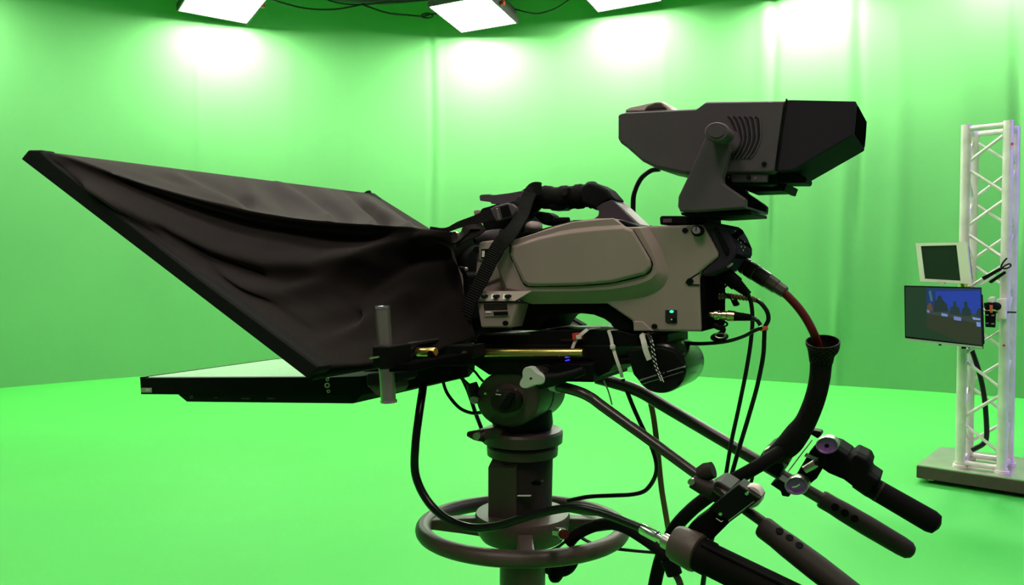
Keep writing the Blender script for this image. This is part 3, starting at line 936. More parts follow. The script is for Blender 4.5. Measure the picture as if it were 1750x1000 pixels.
def seg_d(p, pl):
    best = 1e9
    for i in range(len(pl) - 1):
        a, b = Vector(pl[i]), Vector(pl[i + 1])
        ab = b - a
        t = max(0, min(1, (p - a).dot(ab) / ab.length_squared))
        best = min(best, (p - a - ab * t).length)
    return best


# folds of the cloth on its near side: (line, height towards the viewer, half width)
SIDE_FOLDS = [([(100, 285), (180, 322), (260, 362), (330, 402), (400, 430), (480, 450), (560, 452), (630, 432), (690, 402), (750, 398)], 0.036, 20),
              ([(120, 282), (200, 312), (300, 350), (400, 382), (520, 402), (620, 408), (700, 396)], -0.034, 18),
              ([(170, 338), (250, 400), (330, 455), (420, 490), (500, 500), (570, 482), (640, 446)], 0.024, 16),
              ([(300, 395), (380, 440), (450, 470)], -0.012, 10),
              ([(330, 462), (420, 528), (500, 585), (540, 606)], 0.016, 9),
              ([(345, 455), (440, 520), (520, 572), (560, 560), (600, 545)], -0.026, 14),
              ([(545, 612), (560, 588), (590, 575), (620, 560), (700, 500)], 0.016, 14),
              ([(600, 500), (680, 445), (750, 420)], -0.03, 24),
              ([(620, 600), (690, 540), (780, 470)], -0.02, 26)]
TOP_FOLDS = [([(290, 297), (350, 330), (405, 352)], 0.010, 8), ([(330, 300), (400, 335), (450, 362)], -0.008, 8),
             ([(415, 304), (448, 356)], 0.009, 9), ([(440, 306), (500, 365)], -0.006, 9), ([(473, 312), (520, 345), (563, 376)], 0.014, 9), ([(500, 315), (560, 360), (600, 380)], -0.010, 10),
             ([(545, 320), (580, 350), (610, 378)], 0.008, 9), ([(576, 324), (605, 355), (636, 382)], 0.012, 8), ([(592, 326), (630, 360), (660, 383)], -0.014, 9),
             ([(614, 330), (650, 360), (700, 385)], 0.016, 9),
             ([(105, 264), (250, 305), (390, 350)], 0.004, 5), ([(110, 272), (180, 290), (260, 312)], -0.010, 6)]
n1, n2, n3, n4 = 60, 10, 14, 44
rows = []
S = len(railA)
for i in range(S):
    s = i / (S - 1)
    A_, B_, C_, D_ = railA[i], railB[i], railC[i], railD[i]
    row = []
    env_s = min(1, s / 0.06) * min(1, (1 - s) / 0.10)
    for j in range(n1):
        t = j / n1
        p = A_.lerp(B_, t)
        e = math.sin(math.pi * t) * env_s
        p = p + V * 0.022 * e * min(1, s / 0.35)
        q = proj(p)
        d = 0
        for ln, h, w in SIDE_FOLDS:
            x = seg_d(q, ln) / w
            if x < 3:
                d += h * math.exp(-x * x)
        p = p - V * (d * min(1, s / 0.14) if d > 0 else d * min(1, s / 0.3)) * min(1, e * 3)
        row.append(p)
    for j in range(n2):
        row.append(B_.lerp(C_, j / n2) + ZAX * 0.01 * math.sin(math.pi * j / n2))
    for j in range(n3):
        t = j / n3
        row.append(C_.lerp(D_, t) - V * 0.03 * math.sin(math.pi * t) * env_s)
    for j in range(n4):
        t = j / n4
        p = D_.lerp(A_, t)
        e = min(1, math.sin(math.pi * t) * 2) * env_s
        q = proj(p)
        d = 0
        for ln, h, w in TOP_FOLDS:
            x = seg_d(q, ln) / w
            if x < 3:
                d += h * math.exp(-x * x)
        p = p + ZAX * (d if d > 0 else d * min(1, s / 0.4)) * e * min(1, s / 0.4)
        row.append(p)
    rows.append(row)
make('cloth_cover', MB().loops(rows, cap=False), M['cloth'], hood, smooth=180)

# ================================================================== lens
ln = thing('camera_lens', P(775, 575, -0.05), 'black zoom lens half hidden between the cloth hood and the camera body', 'lens')
lo = (P(790, 480, 0.0))
LN0 = P(815, 482, -0.045)
make('barrel', MB().lathe(LN0, U, [(-0.01, 0.060), (0.02, 0.060), (0.022, 0.066), (0.05, 0.066), (0.052, 0.062), (0.10, 0.062), (0.102, 0.068), (0.16, 0.068), (0.165, 0.075), (0.22, 0.075), (0.225, 0.06)], 40),
     M['black'], ln, smooth=35)
sv = make('servo_unit', MB().prism([(756, 466), (792, 464), (797, 470), (797, 545), (790, 566), (765, 566), (755, 540)], RIG(-0.105), 0.07, taper=2, tdepth=0.004), M['black'], ln, bevel=0.003)
make('servo_window', MB().prism([(759, 469), (790, 467), (789, 481), (758, 483)], RIG(-0.1065), 0.003), M['smoke'], sv, bevel=0.001)
make('servo_edge', MB().prism([(758, 482.5), (788, 481), (788, 484.5), (759, 486)], RIG(-0.108), 0.003), M['pedestal'], sv)
make('servo_top', MB().prism([(783, 455), (794, 457), (795, 463), (782, 461)], RIG(-0.106), 0.01), M['smoke'], sv, bevel=0.001)
make('mount_ring', MB().lathe(P(812, 482, -0.045), U, [(0, 0.078), (0.004, 0.082), (0.016, 0.082), (0.02, 0.075)], 40), M['anod'], ln, smooth=35)
for x in (701, 706, 741):
    make('glint_screw', MB().tube(pts([(x, 519), (x + 1, 534)], -0.13), 0.0012, 6), M['smoke'], ln)
make('support_foot', MB().prism([(690, 520), (752, 515), (770, 560), (765, 582), (700, 590)], RIG(-0.10), 0.12), M['black'], ln, bevel=0.004)

# ================================================================== broadcast camera
vb = -0.11
bc = thing('broadcast_camera', P(1000, 567, 0.0), 'grey and black studio broadcast camera body with carrying handle', 'video camera')
shell = [(818, 414), (846, 411), (872, 412), (894, 408), (920, 397), (949, 387), (980, 379), (1019, 374), (1048, 373), (1068, 389), (1092, 387), (1202, 384), (1210, 399), (1228, 434), (1226, 440),
         (1196, 465), (1195, 487), (1198, 567), (1082, 566), (1081, 549), (1037, 519), (905, 520), (895, 512), (815, 512), (812, 470), (814, 440)]
make('shell', MB().prism(shell, RIG(vb), 0.13), M['grey'], bc, bevel=0.003)
BUL = [((846, 452), (850, 452)), ((872, 412), (872, 413)), ((920, 397), (920, 398)), ((980, 379), (980, 380)), ((1048, 373), (1048, 374)), ((1068, 388), (1068, 389)), ((1108, 388), (1092, 390)),
       ((1130, 425), (1113, 428)), ((1142, 464), (1122, 459)), ((1139, 482), (1118, 471)), ((1126, 497), (1106, 480)), ((1100, 508), (1085, 487)), ((1060, 514), (1052, 493)), ((1000, 517), (1000, 497)), ((905, 518), (905, 498)), ((860, 500), (866, 492))]
def spl(lst):
    """round the lower and right run of an outline, keep its top corners"""
    head, tail = lst[:6], [Vector((x, y, 0)) for x, y in lst[6:]]
    return head + [(q.x, q.y) for q in catmull(tail, 4)]


bo_, bi_ = spl([o_ for o_, i_ in BUL]), spl([i_ for o_, i_ in BUL])
make('side_bulge', MB().loops([[P(*q, vb - 0.012) for q in bi_], [P(*q, vb) for q in bo_], [P(*q, vb + 0.01) for q in bo_]]), M['grey'], bc, smooth=28)
PAN = [((872, 412), (876, 424)), ((894, 407.5), (896, 417)), ((920, 396.5), (921, 409)), ((949, 386.5), (949, 403)), ((980, 378.5), (980, 398)), ((1019, 373.5), (1019, 394)), ((1050, 373), (1048, 391.5)), ((1066, 387), (1066, 391)),
       ((1082, 393), (1079, 396)), ((1098, 420), (1095, 421)), ((1112, 444), (1108, 445)), ((1114, 456), (1109, 455)), ((1103, 469), (1100, 465)), ((1048, 483), (1047, 479)), ((990, 488), (990, 484)), ((920, 489.5), (921, 485)),
       ((903, 489), (904, 484)), ((894, 483), (897, 479)), ((881, 454), (885, 452)), ((872, 436), (876, 436))]
rings_ = [[], [], []]
for k_i, (o_, i_) in enumerate(PAN):
    top = k_i < 7
    rings_[0].append(P(*i_, vb - 0.0175))
    rings_[1].append(P(*o_, vb - (0.002 if top else 0.0145)))
    rings_[2].append(P(*o_, vb + 0.004))
pn = make('side_door', MB().loops(rings_), M['grey'], bc, bevel=0.0015)
sm = [P(*o_, vb - 0.0128) for o_, i_ in PAN[8:]] + [P(872, 414, vb - 0.0128)]
make('door_gap', MB().tube(catmull(sm, 5), 0.0010, 6), M['anod'], pn)
# front of the body
make('front_block', MB().prism([(820, 413), (848, 410), (848, 424), (842, 446), (818, 446), (817, 425)], RIG(vb - 0.008), 0.10), M['grey_light'], bc, bevel=0.003)
fsw = make('filter_window', MB().prism([(822, 426), (836, 425), (834, 441), (822, 442)], RIG(vb - 0.0095), 0.003), M['anod'], bc)
make('filter_dial', MB().prism([(823.5, 429), (828, 428.5), (827.5, 439), (823.5, 439.5)], RIG(vb - 0.0105), 0.002), M['white'], fsw)
make('front_knob', MB().disc(813, 426, RIG(vb - 0.004), 5, 6, [(0, 0.8), (0.002, 1), (0.02, 1)], 20), M['pedestal_dk'], bc, smooth=40)
make('front_plate', MB().prism([(814, 448), (870, 444), (868, 470), (813, 492)], RIG(vb - 0.004), 0.02), M['grey'], bc, bevel=0.002)
make('dark_recess', MB().prism([(850, 430), (873, 430), (873, 447), (866, 449), (848, 448)], RIG(vb - 0.010), 0.012), M['anod'], bc, bevel=0.001)
# switch ledge and card slot block
vl = vb - 0.024
lg = make('switch_ledge', MB().loops([[hit(x, y, RIG(q)) for x, y, q in r] for r in (
    [(819, 497.5, vl + 0.006), (909, 497.5, vl + 0.006), (880, 514.5, vl - 0.004), (813.5, 515, vl - 0.004)],
    [(819, 499, vb + 0.01), (909, 499, vb + 0.01), (880, 518, vb + 0.01), (813.5, 518, vb + 0.01)])]), M['grey_light'], bc, bevel=0.001)
for x in (826, 846, 866):
    pt = make('switch_plate', MB().loops([[hit(a, b, RIG(q)) for a, b, q in r] for r in (
        [(x - 6, 502.5, vl + 0.0022), (x + 8, 502.5, vl + 0.0022), (x + 5, 511.5, vl - 0.0036), (x - 7, 511.5, vl - 0.0036)],
        [(x - 6, 502.5, vl + 0.006), (x + 8, 502.5, vl + 0.006), (x + 5, 511.5, vl + 0.002), (x - 7, 511.5, vl + 0.002)])]), M['white'], lg)
    make('switch_knob', MB().disc(x - 1, 507, RIG(vl - 0.008), 4.4, 3.8, [(0, 0.6), (0.002, 1), (0.012, 1)], 18), M['gloss'], lg, smooth=40)
cs_ = make('card_block', MB().prism([(814, 517), (878, 517), (884, 520), (873, 560), (821, 560)], RIG(vl), 0.05, taper=1.5, tdepth=0.004), M['grey'], bc, bevel=0.0015)
make('slot_recess', MB().prism([(826, 520), (866, 519), (869, 541), (829, 541)], RIG(vl - 0.0006), 0.002), M['pedestal_dk'], cs_)
make('slot_frame', MB().prism([(828, 531), (869, 530), (870, 540.5), (829, 541)], RIG(vl - 0.0016), 0.002), M['grey'], cs_)
make('card_slot', MB().prism([(843, 533), (867, 532), (868, 538.5), (844, 539)], RIG(vl - 0.0026), 0.002), M['anod'], cs_)
make('slot_label', MB().prism([(830, 532), (839, 532), (839, 535), (830, 535)], RIG(vl - 0.0026), 0.002), M['white'], cs_)
make('jack', MB().disc(863.5, 552.5, RIG(vl - 0.001), 5, 4.4, [(0, 0.5), (0, 1), (0.004, 1)], 20), M['anod'], cs_, smooth=40)
# shoulder arch
arch = [(878, 519), (1037, 519), (1081, 549), (1082, 565), (1062, 565), (1050, 563), (1043, 553), (1032, 545), (1014, 538), (988, 535), (955, 537), (935, 544), (926, 555), (920, 565), (874, 565)]
make('shoulder_arch', MB().prism(arch, RIG(-0.098), 0.115), M['rubber'], bc, bevel=0.002)
# top deck, handle
make('top_deck', MB().prism([(820, 413), (822, 401), (872, 400), (915, 394), (980, 376), (1060, 376), (1092, 386), (1092, 392), (1020, 379), (950, 391), (890, 411)], RIG(-0.100), 0.11), M['black'], bc, bevel=0.003)
make('front_roll', MB().tube(pts([(818, 408), (838, 404), (858, 402)], -0.10), 0.010, 14), M['vf'], bc, smooth=60)
make('front_roll_cap', MB().tube(pts([(812, 409), (818, 408)], -0.10), 0.0075, 14), M['anod'], bc, smooth=60)
for a in ((776, 398), (803, 402)):
    make('lever_nut', MB().tube(pts([(a[0], a[1]), (a[0] + 8, a[1] + 3)], -0.115), 0.0035, 10), M['steel'], bc, smooth=40)
make('sight_nose', MB().prism([(819, 335), (822, 332.5), (838, 332), (838, 334), (870, 330), (892, 326), (902, 345), (876, 358), (855, 350), (839, 348), (838, 345), (820, 343)], RIG(-0.07), 0.05), M['vf'], bc, bevel=0.002)
make('nose_base', MB().prism([(818, 366), (822, 356), (834, 353), (850, 348), (890, 356), (895, 400), (830, 402)], RIG(-0.08), 0.07), M['black'], bc, bevel=0.003)
make('nose_lamp', MB().prism([(809, 360), (815, 358.5), (828, 360), (828, 366), (810, 367)], RIG(-0.05), 0.02), M['grey_light'], bc, bevel=0.001)
gp = catmull(pts([(884, 402), (887, 378), (897, 352), (918, 338), (945, 338), (972, 338), (998, 335), (1015, 334), (1030, 343)], -0.045), 8)
gr_ = catf([15, 21, 23, 20, 18.5, 20, 20, 22, 17], 8)
gr2 = [r * mpp(q) * (1 + (0.07 if (i // 4) % 2 else -0.03)) for i, (r, q) in enumerate(zip(gr_, gp))]
hnd = make('handle_grip', MB().tube(gp, gr2, 18), M['cloth_tape'], bc, smooth=35)
make('tape_wrap', MB().prism([(990, 318), (1005, 310), (1020, 315), (1034, 323), (1050, 342), (1038, 344), (1018, 360), (992, 347)], RIG(-0.068), 0.046, taper=3, tdepth=0.008), M['cloth_tape'], hnd, bevel=0.004)
make('tape_band', MB().prism([(962, 321), (971, 320), (968, 334), (960, 335)], RIG(-0.068), 0.01), M['pedestal_dk'], hnd, bevel=0.001)
make('grip_trigger', MB().prism([(932, 350), (985, 345), (962, 359), (942, 360)], RIG(-0.057), 0.024), M['anod'], bc, bevel=0.002)
make('handle_post', MB().prism([(1012, 352), (1046, 341), (1090, 385), (1062, 392), (1014, 374), (1022, 368), (1023, 360)], RIG(-0.067), 0.044), M['vf'], bc, bevel=0.002)
make('post_edge_highlight', MB().prism([(1043, 341), (1048, 341), (1096, 386), (1088, 387)], RIG(-0.060), 0.046), M['grey_light'], bc, bevel=0.002)  # highlight on the post's rear edge, made as a paler strip
rm = make('lamp_lever', MB().prism([(908, 366), (920, 361), (934, 363), (942, 368), (942, 378), (937, 386), (925, 383), (914, 372)], RIG(-0.06), 0.03, taper=2, tdepth=0.006), M['rubber'], bc, bevel=0.002)
make('lever_cord', MB().tube(catmull(pts([(935, 378), (955, 378), (972, 378)], -0.05), 5), 0.006, 8), M['rubber'], rm, smooth=60)
make('top_dome', MB().disc(903, 386, RIG(-0.088), 9, 9, [(0, 0.3), (0.004, 0.8), (0.012, 1), (0.03, 1)], 24), M['tally'], bc, smooth=60)
# rear housing
rear = [(1198, 382), (1206, 380.5), (1222, 380.5), (1233, 382.5), (1241, 388), (1250, 404), (1258, 423), (1258, 434), (1253, 444), (1244, 458), (1228, 465), (1204, 474), (1197, 466), (1226, 441), (1229, 434), (1211, 399)]
rr_ = make('rear_housing', MB().prism(rear, RIG(-0.108), 0.10), M['vf_hood'], bc, bevel=0.004)
make('rear_rib', MB().prism([(1218, 391), (1224, 388), (1245, 424), (1246, 433), (1240, 437)], RIG(-0.111), 0.006), M['black'], rr_, bevel=0.002)
redge = [(1236, 385), (1241, 388), (1250, 404), (1258, 423), (1258, 434), (1254, 442)]
outw = -U * 0.0012
make('rear_control_face', MB().loops([[P(x, y, -0.104) + outw * k_ for x, y in redge] + [P(x, y, -0.104) + outw * k_ + V * 0.09 for x, y in redge[::-1]] for k_ in (1.0, -1.0)]), M['matte'], rr_)
for e_, dv_ in (((1244, 393.5), 0.03), ((1252, 408.5), 0.02), ((1254, 413.5), 0.03), ((1253, 411), 0.055), ((1257.6, 421), 0.02), ((1257.6, 421.5), 0.04), ((1258, 427), 0.03)):
    q_ = P(e_[0], e_[1], -0.104) + V * dv_ - U * 0.0022
    make('button_mark', MB().lathe(q_, -U, [(0, 0.0011), (0.0008, 0.0011)], 10), M['white'], rr_)
make('rear_catch', MB().prism([(1242, 456), (1250, 449), (1252, 451), (1244, 458)], RIG(-0.112), 0.004), M['smoke'], rr_)
make('connector_panel', MB().prism([(1190, 474), (1203, 472), (1204, 500), (1204, 562), (1200, 567), (1190, 567)], RIG(-0.106), 0.115), M['matte'], bc, bevel=0.002)
make('slide_catch', MB().prism([(1183, 474), (1194, 468), (1196, 487), (1178, 487), (1172, 482)], RIG(vb - 0.0006), 0.003), M['grey'], bc, bevel=0.0005)
make('catch_edge', MB().tube(pts([(1196, 466), (1178, 477), (1172, 483), (1176, 487), (1195, 487)], vb - 0.0006), 0.0009, 6), M['anod'], bc)
for x, y, r in ((1170.5, 394, 5), (1179, 481, 6.2), (1118, 558, 5)):
    make('body_screw', MB().disc(x, y, RIG(vb - 0.0012), r, r * 0.9, [(0, 0.6), (0, 1), (0.004, 1)], 20), M['anod'], bc, smooth=40)
sc_ = make('chrome_screw', MB().disc(1189.5, 393, RIG(vb - 0.012), 8, 7.2, [(0, 0.8), (0.002, 1), (0.016, 1)], 24), M['chrome'], bc, smooth=40)
make('screw_slot', MB().prism([(1189, 387.5), (1190.5, 387.5), (1190, 395), (1188.5, 395)], RIG(vb - 0.0125), 0.001), M['anod'], sc_)
make('screw_collar', MB().disc(1191.5, 394.5, RIG(vb - 0.006), 10.5, 9.6, [(0, 1), (0.006, 1)], 24), M['anod'], bc, smooth=40)
make('lower_chamfer', MB().prism([(1082, 566), (1082, 549), (1097, 549), (1115, 566)], RIG(vb - 0.004), 0.01, taper=1.5, tdepth=0.003), M['grey'], bc)
sw_ = make('switch_recess', MB().prism([(1137, 530), (1157, 530), (1157, 553), (1140, 553), (1137, 550)], RIG(vb - 0.0008), 0.002), M['pedestal_dk'], bc)
make('power_lamp', MB().disc(1147, 532.8, RIG(vb - 0.003), 3.6, 2.4, [(0, 0.7), (0.002, 1)], 16), M['led'], sw_)
make('rocker', MB().disc(1149.5, 546.5, RIG(vb - 0.004), 5.5, 3.6, [(0, 0.7), (0.004, 1)], 18), M['gloss'], sw_, smooth=40)
make('rocker_dot', MB().disc(1147.5, 546, RIG(vb - 0.0046), 1.3, 1.3, [(0, 1), (0.001, 1)], 10), M['white'], sw_)

# ================================================================== viewfinder
vv = -0.105
vf = thing('viewfinder', P(1215, 383, 0.0), 'large charcoal studio viewfinder with hood, mounted on top of the camera', 'viewfinder')
body = [(1053, 197), (1056, 193), (1066, 190), (1188, 184), (1204, 172), (1344, 170), (1327, 292), (1320, 297), (1171, 298), (1119, 287), (1095, 275), (1069, 252), (1057, 243), (1053, 236)]
make('body', MB().prism(body, RIG(vv), 0.11, taper=4.0, tdepth=0.010), M['vf'], vf, bevel=0.004)
hf = [(1344, 170.5), (1463, 173), (1461, 203), (1458, 231), (1355, 291), (1327, 293)]
make('eye_hood', MB().prism(hf, RIG(vv), 0.15), M['vf_hood'], vf, bevel=0.0015)
re_ = [P(1462.4, 178, vv), P(1460.8, 203, vv), P(1458.6, 226, vv)]
make('eye_opening', MB().loops([[q + V * 0.014 - U * k_ for q in re_] + [q + V * 0.136 - U * k_ for q in re_[::-1]] for k_ in (0.0015, -0.002)]), M['matte'], vf)
make('hood_seam', MB().tube(pts([(1344.5, 169), (1335, 232), (1327, 293)], vv - 0.0005), 0.0012, 6), M['gloss'], vf)
make('under_rail', MB().prism([(1225, 292), (1330, 292), (1326, 316), (1236, 314)], RIG(vv + 0.012), 0.09), M['black'], vf, bevel=0.002)
gl = make('side_strip', MB().prism([(1249, 297), (1312, 297), (1311, 311), (1250, 311)], RIG(vv + 0.004), 0.012), M['vf'], vf, bevel=0.001)
make('strip_knob', MB().disc(1279, 303, RIG(vv + 0.001), 4.5, 4.5, [(0, 0.8), (0.006, 1)], 18), M['gloss'], gl, smooth=40)
make('strip_screw', MB().disc(1291, 304.5, RIG(vv + 0.003), 2.2, 2.2, [(0, 1), (0.003, 1)], 12), M['smoke'], gl)
make('strip_screw', MB().disc(1245, 302.5, RIG(vv + 0.003), 1.7, 1.7, [(0, 1), (0.003, 1)], 12), M['steel'], gl)
make('hood_latch', MB().prism([(1326, 294), (1356, 292), (1366, 297), (1379, 304), (1377, 313), (1340, 313), (1326, 312)], RIG(vv + 0.02), 0.05), M['black'], vf, bevel=0.002)
make('hood_latch_foot', MB().prism([(1310, 311), (1345, 313), (1340, 327), (1332, 325)], RIG(vv + 0.03), 0.09), M['black'], vf, bevel=0.001)
make('under_plate', MB().prism([(1270, 318), (1312, 313), (1342, 326), (1280, 328)], RIG(vv + 0.05), 0.06), M['black'], vf, bevel=0.001)
make('side_screw', MB().disc(1305.5, 280, RIG(vv - 0.002), 5, 4.5, [(0, 0.5), (0, 0.8), (0.003, 1)], 18), M['gloss'], vf, smooth=40)
for i in range(6):
    x0 = 1244 + 9.3 * i
    arc_ = [(x0, 199.5), (x0 + 4, 203), (x0 + 12 - 1.2 * i, 220), (x0 + 15 - 1.9 * i, 240), (x0 + 8 - 2.2 * i, 260), (x0 - 2.5 * i + 1, 271)]
    make('vent_slot', MB().tube(catmull([P(x, y, vv - 0.0002) for x, y in arc_], 6), 0.0012, 6), M['vf_hood'], vf, smooth=60)
    arc2 = [(x + 3.4, y) for x, y in arc_]
    make('vent_rib', MB().tube(catmull([P(x, y, vv - 0.0002) for x, y in arc2], 6), 0.0013, 6), M['vf'], vf, smooth=60)
ya = [(1206, 232), (1224, 222), (1243, 235), (1246, 257), (1238, 290), (1234, 305), (1236, 314), (1268, 336), (1274, 341), (1273, 355), (1187, 362), (1162, 361), (1158, 353), (1159, 336), (1180, 292)]
make('yoke_arm', MB().prism(ya, RIG(vv - 0.024), 0.016), M['vf'], vf, bevel=0.002)
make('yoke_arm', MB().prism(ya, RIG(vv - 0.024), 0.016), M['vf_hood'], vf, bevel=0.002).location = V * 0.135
make('yoke_floor', MB().prism([(1162, 356), (1274, 352), (1273, 356), (1187, 362.5), (1162, 361.5)], RIG(vv - 0.022), 0.145), M['vf'], vf)
kb2 = make('pivot_knob', MB().disc(1224, 225, RIG(vv - 0.058), 22, 17.5, [(0, 0.0), (0.0, 0.58), (0.0015, 0.60), (0.0015, 0.86), (0.004, 0.97), (0.007, 1.0), (0.009, 0.98), (0.010, 0.90), (0.034, 0.88)], 48), M['vf'], vf, smooth=35)
make('pivot_boss', MB().disc(1240, 240, RIG(vv - 0.010), 24, 22, [(0, 1), (0.012, 1)], 40), M['vf'], vf, smooth=40)
make('slide_plate', MB().prism([(1163, 363), (1240, 363), (1284, 361), (1285, 367), (1218, 371), (1165, 368)], RIG(vv - 0.01), 0.10), M['black'], vf, bevel=0.001)
make('shoe', MB().prism([(1127, 372), (1130, 369), (1204, 369), (1205, 382), (1128, 384)], RIG(-0.09), 0.09), M['black'], vf, bevel=0.0015)
make('shoe_label', MB().prism([(1133, 374), (1148, 373.5), (1148, 380), (1133, 380.5)], RIG(-0.0912), 0.002), M['vf'], vf)
tall = make('tally_cover', MB().prism([(1064, 192), (1068, 185), (1076, 181), (1122, 171), (1131, 171.5), (1140, 177), (1152, 187), (1150, 192)], RIG(-0.08), 0.06, taper=3, tdepth=0.012), M['tally'], vf, bevel=0.004)
make('tally_lens', MB().prism([(1100, 188), (1106, 180), (1120, 175), (1130, 175), (1140, 186)], RIG(-0.0825), 0.01), M['pedestal'], tall, bevel=0.002)

# ================================================================== straps
sp = thing('webbing_strap', P(850, 380, -0.09), 'black webbing strap with ladder buckle tying the hood to the handle', 'strap', 'webbing straps on the camera')
s1 = catmull(pts([(735, 391, -0.135), (762, 393, -0.13), (785, 384, -0.125), (810, 377, -0.115), (840, 366.5, -0.10), (862, 361, -0.09), (882, 352, -0.09), (893, 340, -0.08)]), 6)
w1 = [q * 0.00085 for q in catf([8, 8, 12, 17, 22, 22, 20, 18], 6)]
make('band', MB().ribbon(s1, w1, 0.002, -V), M['web'], sp)
bkl = [(837, 357), (846, 352), (866, 346.5), (874, 348), (883, 354.5), (883.5, 361), (876, 370), (848, 379), (843, 371)]
make('buckle', MB().prism(bkl, RIG(-0.117), 0.006, taper=1.5, tdepth=0.002), M['vf'], sp, bevel=0.001)
make('buckle_bar', MB().prism([(847, 356), (850, 355), (855.5, 375), (851, 376.5)], RIG(-0.1195), 0.004), M['smoke'], sp, bevel=0.001)
make('buckle_window', MB().prism([(854, 354), (868, 350), (874, 368), (859, 373)], RIG(-0.1182), 0.003), M['anod'], sp)
make('fold', MB().ribbon(catmull(pts([(770, 398, -0.125), (779, 412, -0.13), (792, 399, -0.13), (802, 389, -0.125), (822, 388, -0.12)]), 5), 0.016, 0.002, Vector((0, -0.5, 0.8)).normalized()), M['cloth'], sp)
make('fold', MB().ribbon(catmull(pts([(782, 414, -0.125), (796, 404, -0.13), (814, 396, -0.125), (826, 386, -0.12)]), 5), 0.020, 0.002, Vector((-0.3, -0.7, 0.6)).normalized()), M['cloth'], sp)
s2 = catmull(pts([(926, 322, -0.066), (911, 324, -0.072), (901, 341, -0.082), (890, 371, -0.10), (872, 398, -0.128), (849, 426, -0.140), (827, 470, -0.142), (806, 511, -0.140), (797, 545, -0.136), (794, 572, -0.12)]), 6)
w2 = [q * 0.00082 for q in catf([22, 26, 28, 30, 29, 28, 27, 25, 22, 20], 6)]
st2 = tag(make('webbing_strap', MB().ribbon(s2, w2, 0.0025, -V), M['web'], smooth=30),
    'ribbed black webbing strap slung diagonally down across the front of the camera', 'strap', 'webbing straps on the camera')


# ================================================================== cables
def cable(path, rpx, label, mat='cable', v=None, n=7, name='cable', cat='cable', group='cables of the camera rig', parent=None):
    q = catmull(pts(path, v), n)
    o = make(name, MB().tube(q, [rpx * mpp(a) for a in q], 10), M[mat], parent, smooth=60)
    if parent is None:
        tag(o, label, cat, group)
    return o


c1 = thing('focus_drive_cable', P(800, 905, -0.19), 'thick black drive cable looping past the steering ring, ending in a chrome coupling', 'cable', 'cables of the camera rig')
cable([(724, 640, -0.12), (723, 662, -0.15), (716, 710, -0.18), (710, 760, -0.19), (710, 810, -0.19), (728, 852, -0.19), (758, 883, -0.19), (800, 901, -0.19), (845, 900, -0.19), (892, 886, -0.19), (941, 873, -0.19), (987, 868, -0.20),
       (1029, 877, -0.21), (1067, 891, -0.22), (1102, 905, -0.23)], 7.2, '', 'cable', name='sleeve', parent=c1)
p0, p1 = P(1097, 903.5, -0.23), P(1160, 937, -0.25)
Lc = (p1 - p0).length
m_ = mpp(p0)
make('ferrule', MB().lathe(p0, p1 - p0, [(0, 9 * m_), (Lc * 0.02, 9.6 * m_), (Lc * 0.42, 9.6 * m_), (Lc * 0.44, 8 * m_), (Lc * 0.45, 7 * m_), (Lc * 0.60, 7 * m_)], 24), M['chrome'], c1, smooth=35)
make('nut', MB().lathe(p0, p1 - p0, [(Lc * 0.60, 11 * m_), (Lc * 0.62, 12.5 * m_), (Lc * 0.86, 12.5 * m_), (Lc * 0.88, 11 * m_)], 24), M['steel'], c1, smooth=35)
make('pin', MB().lathe(p0, p1 - p0, [(Lc * 0.86, 5 * m_), (Lc * 1.08, 5 * m_)], 16), M['chrome'], c1, smooth=35)

cable([(1128, 289), (1112, 292), (1095, 306), (1084, 330), (1082, 352), (1083, 376)], 4.4, 'black viewfinder lead arching down in front of the yoke to the camera top', v=0.02)
cable([(757, 640), (758, 655), (766, 675), (785, 697), (806, 706), (822, 705)], 3.0, 'thin black cable bowing out left of the drag dial', v=-0.05)
cable([(775, 630), (786, 640), (800, 668), (812, 704), (823, 733)], 3.6, 'black cable slanting down behind the left edge of the drag dial', v=-0.02)
cable([(772, 640), (790, 648), (808, 666), (815, 690)], 2.4, 'thin black lead from the prompter bracket to the tilt lock', v=-0.04)
cable([(795, 628), (810, 634), (820, 646), (826, 652)], 2.2, 'short thin lead under the left end of the lower plate', v=-0.06)
cable([(1064, 648), (1072, 670), (1084, 700), (1100, 735), (1115, 768), (1122, 796), (1118, 818), (1103, 838), (1080, 845), (1042, 847), (1006, 849), (970, 856)], 3.8, 'black cable swinging down right of the head and back to the hub', v=0.07)
tag(make('hanging_tape', MB().ribbon(catmull(pts([(1112, 688), (1118, 720), (1124, 770), (1130, 830), (1138, 880), (1145, 920)], 0.10), 5), 0.009, 0.002, -V), M['brown'], smooth=30),
    'narrow brown tape hanging straight down behind the pan bars', 'tape')
cable([(1032, 650), (1040, 670), (1046, 692)], 1.4, 'thin pale string dangling under the platform', 'white_tie', v=0.06, name='string', cat='string', group=None)
# rear cables
cable([(1165, 586, -0.06), (1200, 587.5, -0.07), (1240, 584, -0.08), (1270, 575, -0.08), (1290, 565, -0.08), (1303, 560, -0.08)], 3.2, 'thin black lead running back from the plate to the red cable tie')
bt = thing('black_boot_cable', P(1240, 815, -0.06), 'black cable with ribbed rubber boot plugged high into the rear panel', 'cable', 'cables of the camera rig')
p0, p1 = P(1228, 458, -0.07), P(1282, 506, -0.07)
Lc = (p1 - p0).length
m_ = mpp(p0)
prf = [(0, 12 * m_), (Lc * 0.1, 12 * m_), (Lc * 0.12, 13 * m_), (Lc * 0.58, 12.5 * m_), (Lc * 0.6, 10 * m_)]
for k in range(6):
    prf += [(Lc * (0.62 + 0.06 * k), (10 - 0.7 * k) * m_), (Lc * (0.65 + 0.06 * k), (10 - 0.7 * k) * m_), (Lc * (0.655 + 0.06 * k), (8.6 - 0.7 * k) * m_)]
